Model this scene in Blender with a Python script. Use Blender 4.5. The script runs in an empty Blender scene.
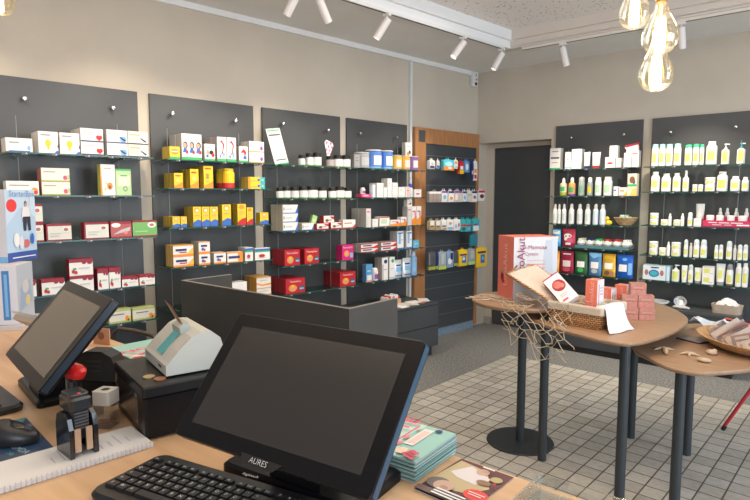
import bpy, math, random
from mathutils import Matrix, Vector
random.seed(7)
C = bpy.context.scene.collection
R = math.radians
# ------------------------------------------------------------------ camera model, used to read real positions off the photograph
F = 567.0; H = 1.55; PT = R(5.4); HD = R(129.7)
fv = (math.cos(HD), math.sin(HD)); rv = (math.sin(HD), -math.cos(HD))
WL = R(82.8); wl = (math.cos(WL), math.sin(WL)); wn = (wl[1], -wl[0])   # direction of the left wall and its normal into the room
def ray(x, y):
    a = (x-375)/F; b = (y-250)/F
    dn = b*math.cos(PT)+math.sin(PT); fw = math.cos(PT)-b*math.sin(PT)
    return (a*rv[0]+fw*fv[0], a*rv[1]+fw*fv[1], -dn)
def onz(x, y, z):
    d = ray(x, y); t = (z-H)/d[2]; return (d[0]*t, d[1]*t, z)
def ony(x, y, Y):
    d = ray(x, y); t = Y/d[1]; return (d[0]*t, Y, H+d[2]*t)
def onw(x, y, D):
    d = ray(x, y); t = D/(d[0]*wn[0]+d[1]*wn[1]); p = (d[0]*t, d[1]*t)
    return (p[0]*wl[0]+p[1]*wl[1], D, H+d[2]*t)
def LW(s, D, z=0.0): return (s*wl[0]+D*wn[0], s*wl[1]+D*wn[1], z)      # left-wall frame to world

# ------------------------------------------------------------------ materials
_m = {}
def nt(name):
    m = bpy.data.materials.new(name); m.use_nodes = True
    n = m.node_tree.nodes; return m, n, m.node_tree.links, n['Principled BSDF']
def mat(c, rough=.5, metal=0, emit=0, coat=0, spec=.5, alpha=1):
    if isinstance(c, str): c = PAL[c]
    k = (tuple(c), rough, metal, emit, coat, spec, alpha)
    if k in _m: return _m[k]
    m, n, l, b = nt('surface')
    b.inputs['Base Color'].default_value = (*c, 1); b.inputs['Roughness'].default_value = rough
    b.inputs['Metallic'].default_value = metal; b.inputs['Coat Weight'].default_value = coat
    b.inputs['Specular IOR Level'].default_value = spec
    if emit: b.inputs['Emission Color'].default_value = (*c, 1); b.inputs['Emission Strength'].default_value = emit
    if alpha < 1: b.inputs['Alpha'].default_value = alpha
    _m[k] = m; return m
PAL = dict(white=(.8,.79,.77), offw=(.62,.60,.57), cream=(.72,.66,.52), grey=(.3,.3,.3), lgrey=(.5,.5,.5), dgrey=(.08,.085,.09), black=(.012,.012,.013),
    red=(.55,.02,.03), dred=(.28,.015,.035), pink=(.75,.08,.22), salmon=(.82,.22,.17), yellow=(.85,.55,.02), lyel=(.66,.70,.17), orange=(.85,.28,.03),
    blue=(.04,.14,.5), lblue=(.2,.45,.75), navy=(.02,.03,.14), teal=(.05,.42,.45), green=(.05,.4,.12), lgreen=(.4,.62,.25), olive=(.35,.38,.05),
    purple=(.25,.08,.35), brown=(.2,.09,.04), tan=(.5,.36,.22), skin=(.6,.35,.25), silver=(.6,.6,.6), ink=(.1,.1,.12), rose=(.42,.16,.12), mint=(.42,.68,.6), maroon=(.16,.02,.03))
def tex_chain(m, n, l, kind, scale, obj=True, **kw):
    tc = n.new('ShaderNodeTexCoord'); mp = n.new('ShaderNodeMapping'); l.new(tc.outputs['Object' if obj else 'Generated'], mp.inputs[0])
    t = n.new(kind); 
    if 'Scale' in t.inputs: t.inputs['Scale'].default_value = scale
    l.new(mp.outputs[0], t.inputs['Vector']); return t, mp
def ramp(n, l, src, stops):
    r = n.new('ShaderNodeValToRGB'); e = r.color_ramp.elements
    e[0].position, e[0].color = stops[0][0], (*stops[0][1], 1); e[1].position, e[1].color = stops[-1][0], (*stops[-1][1], 1)
    for p, c in stops[1:-1]: x = e.new(p); x.color = (*c, 1)
    l.new(src, r.inputs[0]); return r
def bump(n, l, b, src, s, d=.01):
    k = n.new('ShaderNodeBump'); k.inputs['Strength'].default_value = s; k.inputs['Distance'].default_value = d
    l.new(src, k.inputs['Height']); l.new(k.outputs[0], b.inputs['Normal'])
def noisy(name, c1, c2, scale, rough=.8, bs=.1, detail=4, stretch=(1,1,1)):
    m, n, l, b = nt(name); t, mp = tex_chain(m, n, l, 'ShaderNodeTexNoise', scale); t.inputs['Detail'].default_value = detail
    mp.inputs['Scale'].default_value = stretch
    r = ramp(n, l, t.outputs['Fac'], [(.35, c1), (.65, c2)]); l.new(r.outputs[0], b.inputs['Base Color'])
    b.inputs['Roughness'].default_value = rough
    if bs: bump(n, l, b, t.outputs['Fac'], bs, .003)
    return m
M_WALL = noisy('wall_plaster', (.52,.465,.39), (.55,.495,.415), 3, .9, .05)
M_SOFFIT = noisy('soffit_paint', (.76,.75,.73), (.79,.78,.76), 3, .9, .03)
M_TRIM = mat((.78,.79,.80), .5)
M_PANEL = noisy('panel_laminate', (.060,.063,.067), (.070,.073,.078), 2, .42, 0)
M_DARK = noisy('dark_laminate', (.050,.057,.064), (.060,.067,.074), 2, .45, 0)
M_GLASSEDGE = mat((.02,.09,.075), .25)
M_CARTOP = noisy('wood_table', (.31,.19,.115), (.37,.235,.145), 6, .42, .02, 5, (1,8,1))
M_DESK = noisy('desk_maple', (.56,.345,.185), (.64,.41,.23), 4, .38, .01, 5, (1,10,1))
M_ORANGE = noisy('orange_wood', (.37,.165,.065), (.45,.21,.085), 5, .45, .02, 5, (6,6,1))
M_FILM = mat('black', .35); M_BLK = mat((.015,.015,.016), .32); M_BLKG = mat((.01,.01,.011), .12, coat=.3); M_LEG = mat((.028,.036,.042), .45)
def speckle():
    m, n, l, b = nt('acoustic_ceiling'); t, mp = tex_chain(m, n, l, 'ShaderNodeTexVoronoi', 26); t.inputs['Randomness'].default_value = 1
    t2, mp2 = tex_chain(m, n, l, 'ShaderNodeTexNoise', 9)
    a = n.new('ShaderNodeMath'); a.operation = 'MULTIPLY_ADD'; a.inputs[1].default_value = -.22; l.new(t2.outputs['Fac'], a.inputs[0]); l.new(t.outputs['Distance'], a.inputs[2])
    r = ramp(n, l, a.outputs[0], [(.06, (.34,.30,.28)), (.11, (.84,.80,.77))]); l.new(r.outputs[0], b.inputs['Base Color']); b.inputs['Roughness'].default_value = .95
    return m
def carpet():
    m, n, l, b = nt('floor_carpet'); t, mp = tex_chain(m, n, l, 'ShaderNodeTexNoise', 70); t.inputs['Detail'].default_value = 3
    r = ramp(n, l, t.outputs['Fac'], [(.34, (.13,.13,.13)), (.55, (.22,.22,.215)), (.72, (.40,.40,.38))])
    l.new(r.outputs[0], b.inputs['Base Color']); b.inputs['Roughness'].default_value = .95; bump(n, l, b, t.outputs['Fac'], .4, .004); return m
def pavers():
    m, n, l, b = nt('floor_pavers'); t, mp = tex_chain(m, n, l, 'ShaderNodeTexBrick', 1.0)
    mp.inputs['Rotation'].default_value = (0, 0, R(90)); 
    t.offset = 0; t.inputs['Scale'].default_value = 1; t.inputs['Brick Width'].default_value = .118; t.inputs['Row Height'].default_value = .112
    t.inputs['Mortar Size'].default_value = .0045; t.inputs['Mortar Smooth'].default_value = .3; t.inputs['Bias'].default_value = 0
    t.inputs['Color1'].default_value = (.43,.405,.355,1); t.inputs['Color2'].default_value = (.58,.55,.49,1); t.inputs['Mortar'].default_value = (.10,.085,.07,1)
    t2, _ = tex_chain(m, n, l, 'ShaderNodeTexNoise', 30); mx = n.new('ShaderNodeMix'); mx.data_type = 'RGBA'; mx.blend_type = 'MULTIPLY'; mx.inputs[0].default_value = .5
    r = ramp(n, l, t2.outputs['Fac'], [(.3, (.75,.75,.75)), (.7, (1.1,1.1,1.1))]); l.new(t.outputs['Color'], mx.inputs[6]); l.new(r.outputs[0], mx.inputs[7])
    l.new(mx.outputs[2], b.inputs['Base Color']); b.inputs['Roughness'].default_value = .6
    iv = n.new('ShaderNodeMath'); iv.operation = 'SUBTRACT'; iv.inputs[0].default_value = 1; l.new(t.outputs['Fac'], iv.inputs[1]); bump(n, l, b, iv.outputs[0], .5, .004); return m
def glass(tint=(.93,.97,.95), gl=.12, alpha_mix=.10, name='clear_glass'):
    m = bpy.data.materials.new(name); m.use_nodes = True; n = m.node_tree.nodes; l = m.node_tree.links; n.clear()
    o = n.new('ShaderNodeOutputMaterial'); t = n.new('ShaderNodeBsdfTransparent'); g = n.new('ShaderNodeBsdfGlossy'); x = n.new('ShaderNodeMixShader')
    lw = n.new('ShaderNodeLayerWeight'); lw.inputs[0].default_value = .35; a = n.new('ShaderNodeMath'); a.operation = 'MULTIPLY_ADD'; a.inputs[1].default_value = .5; a.inputs[2].default_value = alpha_mix
    l.new(lw.outputs['Fresnel'], a.inputs[0]); l.new(a.outputs[0], x.inputs[0])
    t.inputs[0].default_value = (*tint, 1); g.inputs['Roughness'].default_value = gl; g.inputs['Color'].default_value = (.8,.85,.85,1)
    l.new(t.outputs[0], x.inputs[1]); l.new(g.outputs[0], x.inputs[2]); l.new(x.outputs[0], o.inputs[0]); return m
M_GLASS = glass((.80,.90,.87), .1, .03); M_CLEAR = glass((.97,.98,.98), .12, .09, 'clear_plastic'); M_BULB = glass((.98,.93,.82), .03, .08, 'bulb_glass')
_n = M_BULB.node_tree.nodes; _l = M_BULB.node_tree.links; _o = [x for x in _n if x.type == 'OUTPUT_MATERIAL'][0]; _s = _o.inputs[0].links[0].from_socket
_e = _n.new('ShaderNodeEmission'); _e.inputs[0].default_value = (1,.60,.25,1); _e.inputs[1].default_value = .07; _a = _n.new('ShaderNodeAddShader'); _l.new(_s, _a.inputs[0]); _l.new(_e.outputs[0], _a.inputs[1]); _l.new(_a.outputs[0], _o.inputs[0])
def wicker():
    m, n, l, b = nt('woven_wicker'); t, mp = tex_chain(m, n, l, 'ShaderNodeTexBrick', 1); mp.inputs['Rotation'].default_value = (R(90), 0, 0)
    t.inputs['Scale'].default_value = 1; t.inputs['Brick Width'].default_value = .022; t.inputs['Row Height'].default_value = .011; t.inputs['Mortar Size'].default_value = .0016
    t.inputs['Color1'].default_value = (.50,.26,.11,1); t.inputs['Color2'].default_value = (.64,.38,.18,1); t.inputs['Mortar'].default_value = (.12,.05,.02,1)
    l.new(t.outputs['Color'], b.inputs['Base Color']); b.inputs['Roughness'].default_value = .6
    iv = n.new('ShaderNodeMath'); iv.operation = 'SUBTRACT'; iv.inputs[0].default_value = 1; l.new(t.outputs['Fac'], iv.inputs[1]); bump(n, l, b, iv.outputs[0], .8, .004); return m
M_WICKER = wicker(); M_LINEN = noisy('linen', (.52,.45,.37), (.60,.53,.45), 120, .9, .3); M_TOWEL = noisy('towel', (.66,.67,.69), (.74,.75,.77), 150, .95, .4)
M_STRAW = noisy('straw_bowl', (.38,.22,.10), (.58,.38,.20), 45, .7, .5); M_ROPE = mat((.56,.46,.34), .9)
M_SCREEN = mat((.030,.027,.025), .22, spec=.6); M_SCREEN_REFL = mat((.16,.135,.105), .25, spec=.6)  # second screen: beige reflection put into its base colour
M_STEEL = mat('silver', .25, 1); M_WIN = mat((.9,.9,.88), .4)

# ------------------------------------------------------------------ mesh builder
_txt = {}
def textmesh(s):
    if s in _txt: return _txt[s]
    cu = bpy.data.curves.new('t', 'FONT'); cu.body = s; cu.align_x = 'CENTER'; cu.align_y = 'CENTER'; cu.resolution_u = 3; cu.size = 1.35
    o = bpy.data.objects.new('t', cu); me = bpy.data.meshes.new_from_object(o)
    r = ([(v.co.x, v.co.y) for v in me.vertices], [tuple(p.vertices) for p in me.polygons])
    bpy.data.objects.remove(o); bpy.data.curves.remove(cu); bpy.data.meshes.remove(me); _txt[s] = r; return r
class MB:
    def __init__(s): s.v = []; s.f = []; s.mi = []; s.sm = []; s.mats = []; s.T = Matrix.Identity(4); s.off = 0
    def m(s, m):
        if isinstance(m, (str, tuple)): m = mat(m)
        if m not in s.mats: s.mats.append(m)
        return s.mats.index(m)
    def add(s, vs, fs, m, smooth=False):
        b = len(s.v); s.v += [tuple(s.T @ Vector(v)) for v in vs]; k = s.m(m)
        for f in fs: s.f.append(tuple(b+i for i in f)); s.mi.append(k); s.sm.append(smooth)
        return s
    def box(s, x0, x1, y0, y1, z0, z1, m, bev=0):
        if bev: return s.bbox(x0, x1, y0, y1, z0, z1, m, bev)
        v = [(x, y, z) for z in (z0, z1) for y in (y0, y1) for x in (x0, x1)]
        return s.add(v, [(0,2,3,1),(4,5,7,6),(0,1,5,4),(2,6,7,3),(0,4,6,2),(1,3,7,5)], m)
    def bbox(s, x0, x1, y0, y1, z0, z1, m, r):       # box with rounded vertical edges and a small top chamfer
        pts = rrect(x0, x1, y0, y1, r, 3); c = ((x0+x1)/2, (y0+y1)/2); e = min(r*.5, (z1-z0)*.3)
        kx = 1-2*e/(x1-x0); ky = 1-2*e/(y1-y0)
        ins = [(c[0]+(p[0]-c[0])*kx, c[1]+(p[1]-c[1])*ky) for p in pts]
        return s.loft([[(*p, z0) for p in pts], [(*p, z1-e) for p in pts], [(*p, z1) for p in ins]], m)
    def loft(s, rings, m, smooth=False, cap=True, closed=True):
        n = len(rings[0]); v = [p for r in rings for p in r]; f = []
        for i in range(len(rings)-1):
            for j in range(n if closed else n-1):
                k = (j+1) % n; f.append((i*n+j, i*n+k, (i+1)*n+k, (i+1)*n+j))
        s.add(v, f, m, smooth)
        if cap:
            s.add(rings[0], [tuple(range(n))[::-1]], m); s.add(rings[-1], [tuple(range(n))], m)
        return s
    def prism(s, pts, z0, z1, m): return s.loft([[(*p, z0) for p in pts], [(*p, z1) for p in pts]], m)
    def lathe(s, prof, m, seg=20, c=(0,0,0), smooth=True, patch=None, band=None):
        # prof: list of (r,z); patch: (z-index set, angle range, material); band: dict seg index->material
        n = len(prof)
        for i in range(n-1):
            for j in range(seg):
                a0 = 2*math.pi*j/seg; a1 = 2*math.pi*(j+1)/seg; r0, z0 = prof[i]; r1, z1 = prof[i+1]
                q = [(c[0]+r0*math.sin(a0), c[1]-r0*math.cos(a0), c[2]+z0), (c[0]+r0*math.sin(a1), c[1]-r0*math.cos(a1), c[2]+z0),
                     (c[0]+r1*math.sin(a1), c[1]-r1*math.cos(a1), c[2]+z1), (c[0]+r1*math.sin(a0), c[1]-r1*math.cos(a0), c[2]+z1)]
                mm = m
                if band and i in band: mm = band[i]
                if patch and i in patch[0]:
                    am = (a0+a1)/2; am = am-2*math.pi if am > math.pi else am
                    if patch[1][0] < am < patch[1][1]: mm = patch[2]
                if r0 < 1e-6: q = [q[0], q[2], q[3]]
                elif r1 < 1e-6: q = [q[0], q[1], q[2]]
                s.add(q, [tuple(range(len(q)))], mm, smooth)
        return s
    def tube(s, pts, r, m, seg=6, smooth=True):
        pts = [Vector(p) for p in pts]; rings = []; rr = r if isinstance(r, (list, tuple)) else [r]*len(pts)
        up = None
        for i, p in enumerate(pts):
            d = (pts[min(i+1, len(pts)-1)]-pts[max(i-1, 0)]).normalized()
            if up is None: up = Vector((0,0,1)) if abs(d.z) < .9 else Vector((1,0,0))
            a = d.cross(up); a = a.normalized() if a.length > 1e-5 else d.orthogonal().normalized(); b = a.cross(d).normalized(); up = b
            rings.append([tuple(p+(a*math.cos(t)+b*math.sin(t))*rr[i]) for t in [2*math.pi*k/seg for k in range(seg)]])
        return s.loft(rings, m, smooth)
    def cyl(s, x, y, z0, z1, r, m, seg=20): return s.lathe([(0,z0),(r,z0),(r,z0),(r,z1),(r,z1),(0,z1)], m, seg, (x,y,0), smooth=False) if r > .02 else s.tube([(x,y,z0),(x,y,z1)], r, m, min(seg,10))
    def ell(s, c, r, m, seg=14, rings=8):
        T = s.T.copy(); s.T = T @ Matrix.Translation(c) @ Matrix.Diagonal((*r, 1))
        s.lathe([(math.sin(math.pi*i/rings), -math.cos(math.pi*i/rings)) for i in range(rings+1)], m, seg); s.T = T; return s
    def text(s, t, cx, cy, h, m, M=None, sx=1.0):     # text in the local XZ plane facing -Y (or matrix M), centred
        vs, fs = textmesh(t); T = s.T.copy(); s.off += 1
        if M is not None: s.T = T @ M
        s.add([(cx+x*h*sx, 0, cy+y*h) for x, y in vs], fs, m); s.T = T; return s
    # flat print on the front of a box: normalised coordinates
    def decals(s, dec, w, h, yf, M=None):
        T = s.T.copy()
        if M is not None: s.T = T @ M
        for i, d in enumerate(dec):
            y = yf-.0006-.0004*i; X = lambda u: -w/2+u*w; Z = lambda v: v*h
            if d[0] == 'r': s.add([(X(d[1]),y,Z(d[2])),(X(d[3]),y,Z(d[2])),(X(d[3]),y,Z(d[4])),(X(d[1]),y,Z(d[4]))], [(0,1,2,3)], d[5])
            elif d[0] == 'e':
                n = 14; s.add([(X(d[1])+d[3]*w*math.cos(2*math.pi*k/n), y, Z(d[2])+d[4]*h*math.sin(2*math.pi*k/n)) for k in range(n)], [tuple(range(n))], d[5])
            elif d[0] == 'p': s.add([(X(a), y, Z(b)) for a, b in d[1]], [tuple(range(len(d[1])))], d[2])
            elif d[0] == 't':
                s.text(d[1], X(d[2]), Z(d[3]), d[4]*h, d[5], Matrix.Translation((0, y, 0)))
        s.T = T; return s
    def mesh(s, name):
        me = bpy.data.meshes.new(name); me.from_pydata(s.v, [], s.f)
        for m in s.mats: me.materials.append(m)
        me.polygons.foreach_set('material_index', s.mi); me.polygons.foreach_set('use_smooth', s.sm); me.update(); return me
def rrect(x0, x1, y0, y1, r, n=4):
    o = []
    for cx, cy, a in ((x1-r, y0+r, -90), (x1-r, y1-r, 0), (x0+r, y1-r, 90), (x0+r, y0+r, 180)):
        for k in range(n+1): t = R(a+90*k/n); o.append((cx+r*math.cos(t), cy+r*math.sin(t)))
    return o
def link(name, me, parent=None, loc=(0,0,0), rz=0, rot=None):
    if isinstance(me, MB): me = me.mesh(name)
    o = bpy.data.objects.new(name, me); C.objects.link(o); o.location = loc; o.rotation_euler = rot if rot else (0, 0, rz)
    if parent: o.parent = parent
    return o
def tag(o, label, cat, group=None, kind=None):
    o['label'] = label; o['category'] = cat
    if group: o['group'] = group
    if kind: o['kind'] = kind
    return o
def thing(name, label, cat, loc=(0,0,0), rz=0, group=None): return tag(link(name, None, None, loc, rz), label, cat, group)
def struct(name, mb, loc=(0,0,0), rz=0):
    o = link(name, mb, None, loc, rz); o['kind'] = 'structure'; return o

# ------------------------------------------------------------------ room shell
Z1, Z2, YB = 2.97, 3.11, 5.95
DW = -4.10
struct('wall_left', MB().box(-3.0, 6.7, DW-.15, DW, 0, 3.3, M_WALL).loft([], M_WALL, cap=False) if False else MB().box(-3.0, 6.62, -DW, -DW+.15, 0, 3.3, M_WALL), (0,0,0), WL)
wb = MB(); wb.box(-2.48, 3.2, YB, YB+.45, 0, 3.3, M_WALL)
struct('wall_back', wb)
wb = MB(); wb.box(-3.50, -2.48, YB, YB+.45, 2.165, 3.3, M_WALL); struct('wall_header', wb)
wb = MB(); wb.box(-3.52, -3.262, 6.15, YB+.45, 0, 2.165, M_WALL).box(-3.262, -2.48, 6.15, YB+.45, 2.12, 2.165, M_WALL); struct('wall_recess', wb)
dr = MB(); dr.box(-3.255, -2.485, 6.16, 6.22, .01, 2.115, M_DARK); struct('door_1', dr)
bb = MB(); bb.box(-3.42, -3.262, 6.135, 6.15, 0, .085, mat((.32,.30,.27), .6)); struct('baseboard_back', bb)
fl = MB(); fl.box(-5.0, 3.2, -2.2, 6.5, -.05, 0, carpet()); struct('floor', fl)
pv = MB(); pv.box(0, 5.6, -5.6, 0, 0, .004, pavers()); struct('floor_pavers', pv, (-2.455, 5.02, 0), R(-2.6))
# ceiling: raised centre with a lower border all round
CE = [LW(-2.2, -3.2), (-2.62, 5.12)]
cl = MB(); cl.box(-4.4, 3.2, -2.2, 5.3, Z2, Z2+.05, speckle()); struct('ceiling', cl)
p0 = LW(-2.2, -3.2); p1 = LW(5.0, -3.2); k = (5.12-p0[1])/(p1[1]-p0[1]); pc = (p0[0]+(p1[0]-p0[0])*k, 5.12)
q0 = LW(-2.2, -4.2); q1 = LW(6.4, -4.2)
sf = MB(); sf.prism([q0[:2], p0[:2], pc, (3.2, 5.12), (3.2, 6.3), (q1[0], 6.3)], Z1, Z2+.02, M_SOFFIT); struct('ceiling_border', sf)
# stepped white moulding along the edge of the raised part
tr = MB()
def strip(a, b, dz0, dz1, off, th, m, tr=tr):
    a = Vector((a[0], a[1])); b = Vector((b[0], b[1])); d = (b-a).normalized(); nn = Vector((d.y, -d.x))
    pts = [a+nn*off, b+nn*off, b+nn*(off+th), a+nn*(off+th)]
    tr.prism([tuple(p) for p in pts][::-1], dz0, dz1, m)
strip(p0, pc, Z1-.004, Z1+.055, 0, .02, M_TRIM); strip(p0, pc, Z1+.05, Z2, 0, .05, M_TRIM); strip(p0, pc, Z1-.02, Z1, -.075, .10, M_TRIM)
struct('trim_1', tr)
tr2 = MB(); mb_ = mat((.66,.60,.54), .6)
tr2.box(pc[0]-.02, 3.2, 5.10, 5.12, Z1-.004, Z1+.06, mb_).box(pc[0], 3.2, 5.07, 5.12, Z1+.055, Z2, mb_).box(pc[0]-.06, 3.2, 5.10, 5.20, Z1-.02, Z1, mb_); struct('trim_2', tr2)
cr = MB(); cr.box(-3, 5.45, 4.078, 4.10, Z1-.045, Z1, M_TRIM); struct('trim_3', cr, rz=WL)
pp = MB(); pp.box(4.305, 4.335, 4.070, 4.10, .02, Z1-.04, mat((.66,.68,.69), .5)); struct('trim_4', pp, rz=WL)

# ------------------------------------------------------------------ lighting track and spots
tk = thing('lighting_track', 'long white lighting track fixed along the ceiling step above the left wall', 'track', LW(2.5, -3.18, Z1-.02), WL)
link('rail', MB().box(-3.6, 2.12, -.018, .018, -.022, 0, mat((.7,.7,.69), .5)), tk); link('slot', MB().box(-3.6, 2.12, -.006, .006, -.024, -.0222, M_BLK), tk)
tk2 = thing('lighting_track', 'white lighting track along the ceiling step above the back wall', 'track', (0, 5.14, Z1-.02))
link('rail', MB().box(-2.45, 3.0, -.018, .018, -.022, 0, mat((.7,.66,.61), .5)), tk2); link('slot', MB().box(-2.45, 3.0, -.006, .006, -.024, -.0222, M_BLK), tk2)
def spot(pos, aim, label, energy=50, lit=True):
    zt = Z1-.042; t = thing('track_spotlight', label, 'spotlight', (pos[0], pos[1], zt), 0, 'white cylindrical track spotlights')
    a = Vector(aim).normalized(); q = a.to_track_quat('-Z', 'Y').to_matrix().to_4x4()
    link('adapter', MB().box(-.03, .03, -.016, .016, -.02, 0, mat((.72,.70,.68), .5)), t)
    link('bracket', MB().tube([(0,0,-.02), (0,0,-.05), tuple(Vector((0,0,-.07)))], .008, mat((.72,.70,.68), .5)), t)
    top = Vector((0,0,-.055)) - a*.02
    b = MB(); b.T = Matrix.Translation(top) @ q; b.lathe([(0,0),(.026,0),(.030,-.004),(.030,-.168),(.027,-.170),(.025,-.160)], mat((.72,.69,.67), .45), 24)
    link('body', b, t)
    b = MB(); b.T = Matrix.Translation(top) @ q; b.lathe([(.025,-.160),(0,-.158)], mat((1,.9,.75), .5, emit=6 if lit else 0.5), 24); link('lens', b, t)
    L = bpy.data.lights.new('spot', 'SPOT'); L.energy = energy; L.spot_size = R(75); L.spot_blend = .7; L.color = (1,.86,.68); L.shadow_soft_size = .03
    lo = bpy.data.objects.new('spot_lamp', L); C.objects.link(lo); lo.location = Vector((pos[0], pos[1], zt)) + top + a*.18; lo.rotation_mode = 'QUATERNION'; lo.rotation_quaternion = a.to_track_quat('-Z', 'Y')
W = lambda s, d, z: Vector((s*wl[0]+d*wn[0], s*wl[1]+d*wn[1], z))
OR = ['foremost', 'second', 'third', 'fourth', 'fifth']
for s_, aim, lb in ((2.27, W(-.30,-.55,-1), 'foremost white cylinder spotlight on the left ceiling track, cut by the photo edge'), (2.46, W(.60,-.02,-1), 'lit white cylinder spotlight tilted away from the wall, second on left track'),
                    (3.10, W(-.42,-.5,-1), 'white cylinder spotlight third along left track, above the sloping leaflet'), (4.02, W(-.62,-.35,-1), 'white cylinder spotlight fourth along left track, above the blue tubs'),
                    (4.60, W(-.32,-.45,-1), 'white cylinder spotlight at the far end of the left track')):
    p = LW(s_, -3.18); spot(p, aim, lb)
spot((-2.06, 5.14), (.16, .25, -1), 'white cylinder spotlight on the back track, left of the hanging bulbs', 100); spot((-1.10, 5.14), (.02, .35, -1), 'white cylinder spotlight on the back track, half behind the hanging bulbs', 100)
for s_ in (.4, 1.3):     # further lamps of the same track, outside the frame
    for d_ in (-.65,):
        L = bpy.data.lights.new('spot', 'SPOT'); L.energy = 40; L.spot_size = R(80); L.spot_blend = .8; L.color = (1,.84,.66); L.shadow_soft_size = .03
        o = bpy.data.objects.new('spot_lamp', L); C.objects.link(o); p = LW(s_, -3.2); o.location = (p[0], p[1], 2.8); o.rotation_mode = 'QUATERNION'; o.rotation_quaternion = W(.1, d_, -1).to_track_quat('-Z', 'Y')
# security camera in the corner
sc_ = thing('security_camera', 'small white security camera high in the corner of the room', 'camera', LW(5.36, -4.10, 2.80), WL)
link('housing', MB().box(-.045, .045, -.05, 0, 0, .155, mat((.7,.7,.69), .4), .012), sc_)
for z_, r_ in ((.03, .02), (.075, .009), (.125, .008)):
    b = MB(); b.T = Matrix.Translation((.01, -.0505, z_)) @ Matrix.Rotation(R(90), 4, 'X'); b.lathe([(r_,0),(r_*.8,.006),(0,.007)], M_BLKG, 14); link('lens', b, sc_)

# ------------------------------------------------------------------ pendant bulbs
def bulb(px, py, d, wd, label):
    r_ = ray(px, py); x, y, z = r_[0]*d, r_[1]*d, H+r_[2]*d
    t = thing('pendant_bulb', label, 'light bulb', (x, y, z), 0, 'hanging filament bulbs')
    k = wd/.10
    prof = [(0,-.062),(.018,-.060),(.036,-.050),(.048,-.032),(.051,-.012),(.048,.010),(.038,.036),(.026,.058),(.018,.078),(.015,.095)]
    link('glass_envelope', MB().lathe([(a*k, b*k) for a, b in prof], M_BULB, 28), t)
    fm = mat((1,.62,.25), .5, emit=38); b = MB()
    for i in range(6):
        a0 = i*math.pi/3; b.tube([(.014*k*math.cos(a0), .014*k*math.sin(a0), -.042*k), (.011*k*math.cos(a0+.3), .011*k*math.sin(a0+.3), .045*k)], .0034, fm, 5)
    link('filament', b, t)
    link('stem', MB().tube([(0,0,.09*k),(0,0,.04*k)], [.007,.003], mat((.85,.75,.6), .2), 8), t)
    link('socket', MB().lathe([(0,.14*k),(.016,.14*k),(.018,.135*k),(.018,.094*k),(.015,.090*k),(0,.09*k)], mat((.45,.28,.12), .3, 1), 18), t)
    link('cord', MB().tube([(0,0,.14*k),(0,0,Z2-z)], .0025, mat((.25,.17,.1), .7), 6), t)
    L = bpy.data.lights.new('bulb', 'POINT'); L.energy = 9; L.color = (1,.66,.34); L.shadow_soft_size = .04
    o = bpy.data.objects.new('bulb_lamp', L); C.objects.link(o); o.location = (x, y, z-.12)
bulb(656, 71.5, 2.2, .125, 'lowest hanging filament bulb, directly under another glowing bulb'); bulb(660, 34, 2.0, .115, 'middle hanging filament bulb, nearest the camera of the three')
bulb(634.5, 11, 2.3, .115, 'highest filament bulb, left of the other two at the ceiling'); bulb(-3, -4, 2.0, .11, 'filament bulb at the top left corner of the photo')

# ------------------------------------------------------------------ wall display panels with glass shelves
SHN = ['top', 'second', 'third', 'fourth', 'bottom']
PN = {'P1': 'leftmost panel', 'P2': 'second panel', 'P3': 'third panel', 'P4': 'fourth panel', 'P5': 'door-side panel', 'P6': 'rightmost panel'}
PS = {'P1': (.700, 1.548, [1.808,1.556,1.280,.952,.716]), 'P2': (1.632, 2.470, [1.806,1.608,1.333,1.053,.745]), 'P3': (2.556, 3.380, [1.804,1.534,1.268,.985,.750]),
      'P4': (3.462, 4.268, [1.806,1.541,1.266,1.037,.757]), 'P5': (-2.425, -1.560, [1.825,1.555,1.270,1.035,.765]), 'P6': (-1.478, -.600, [1.825,1.593,1.283,1.005,.775])}
KN = {'P1': ((24.4,98.6),(112.9,108.2),17.5,118), 'P2': ((172.4,114),(235.5,121),167.6,238.9), 'P3': ((283,124),(328,130.4),276.6,329.8), 'P4': ((360.2,133.5),(396.7,137.5),357,397.6),
      'P5': ((571.7,138),(624.2,134.7),568.5,628), 'P6': ((670.7,132.4),(736,127),666.3,740.8)}
PX = {'P5': 0, 'P6': 0}
M_CLIP = mat((.5,.52,.52), .4)
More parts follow.
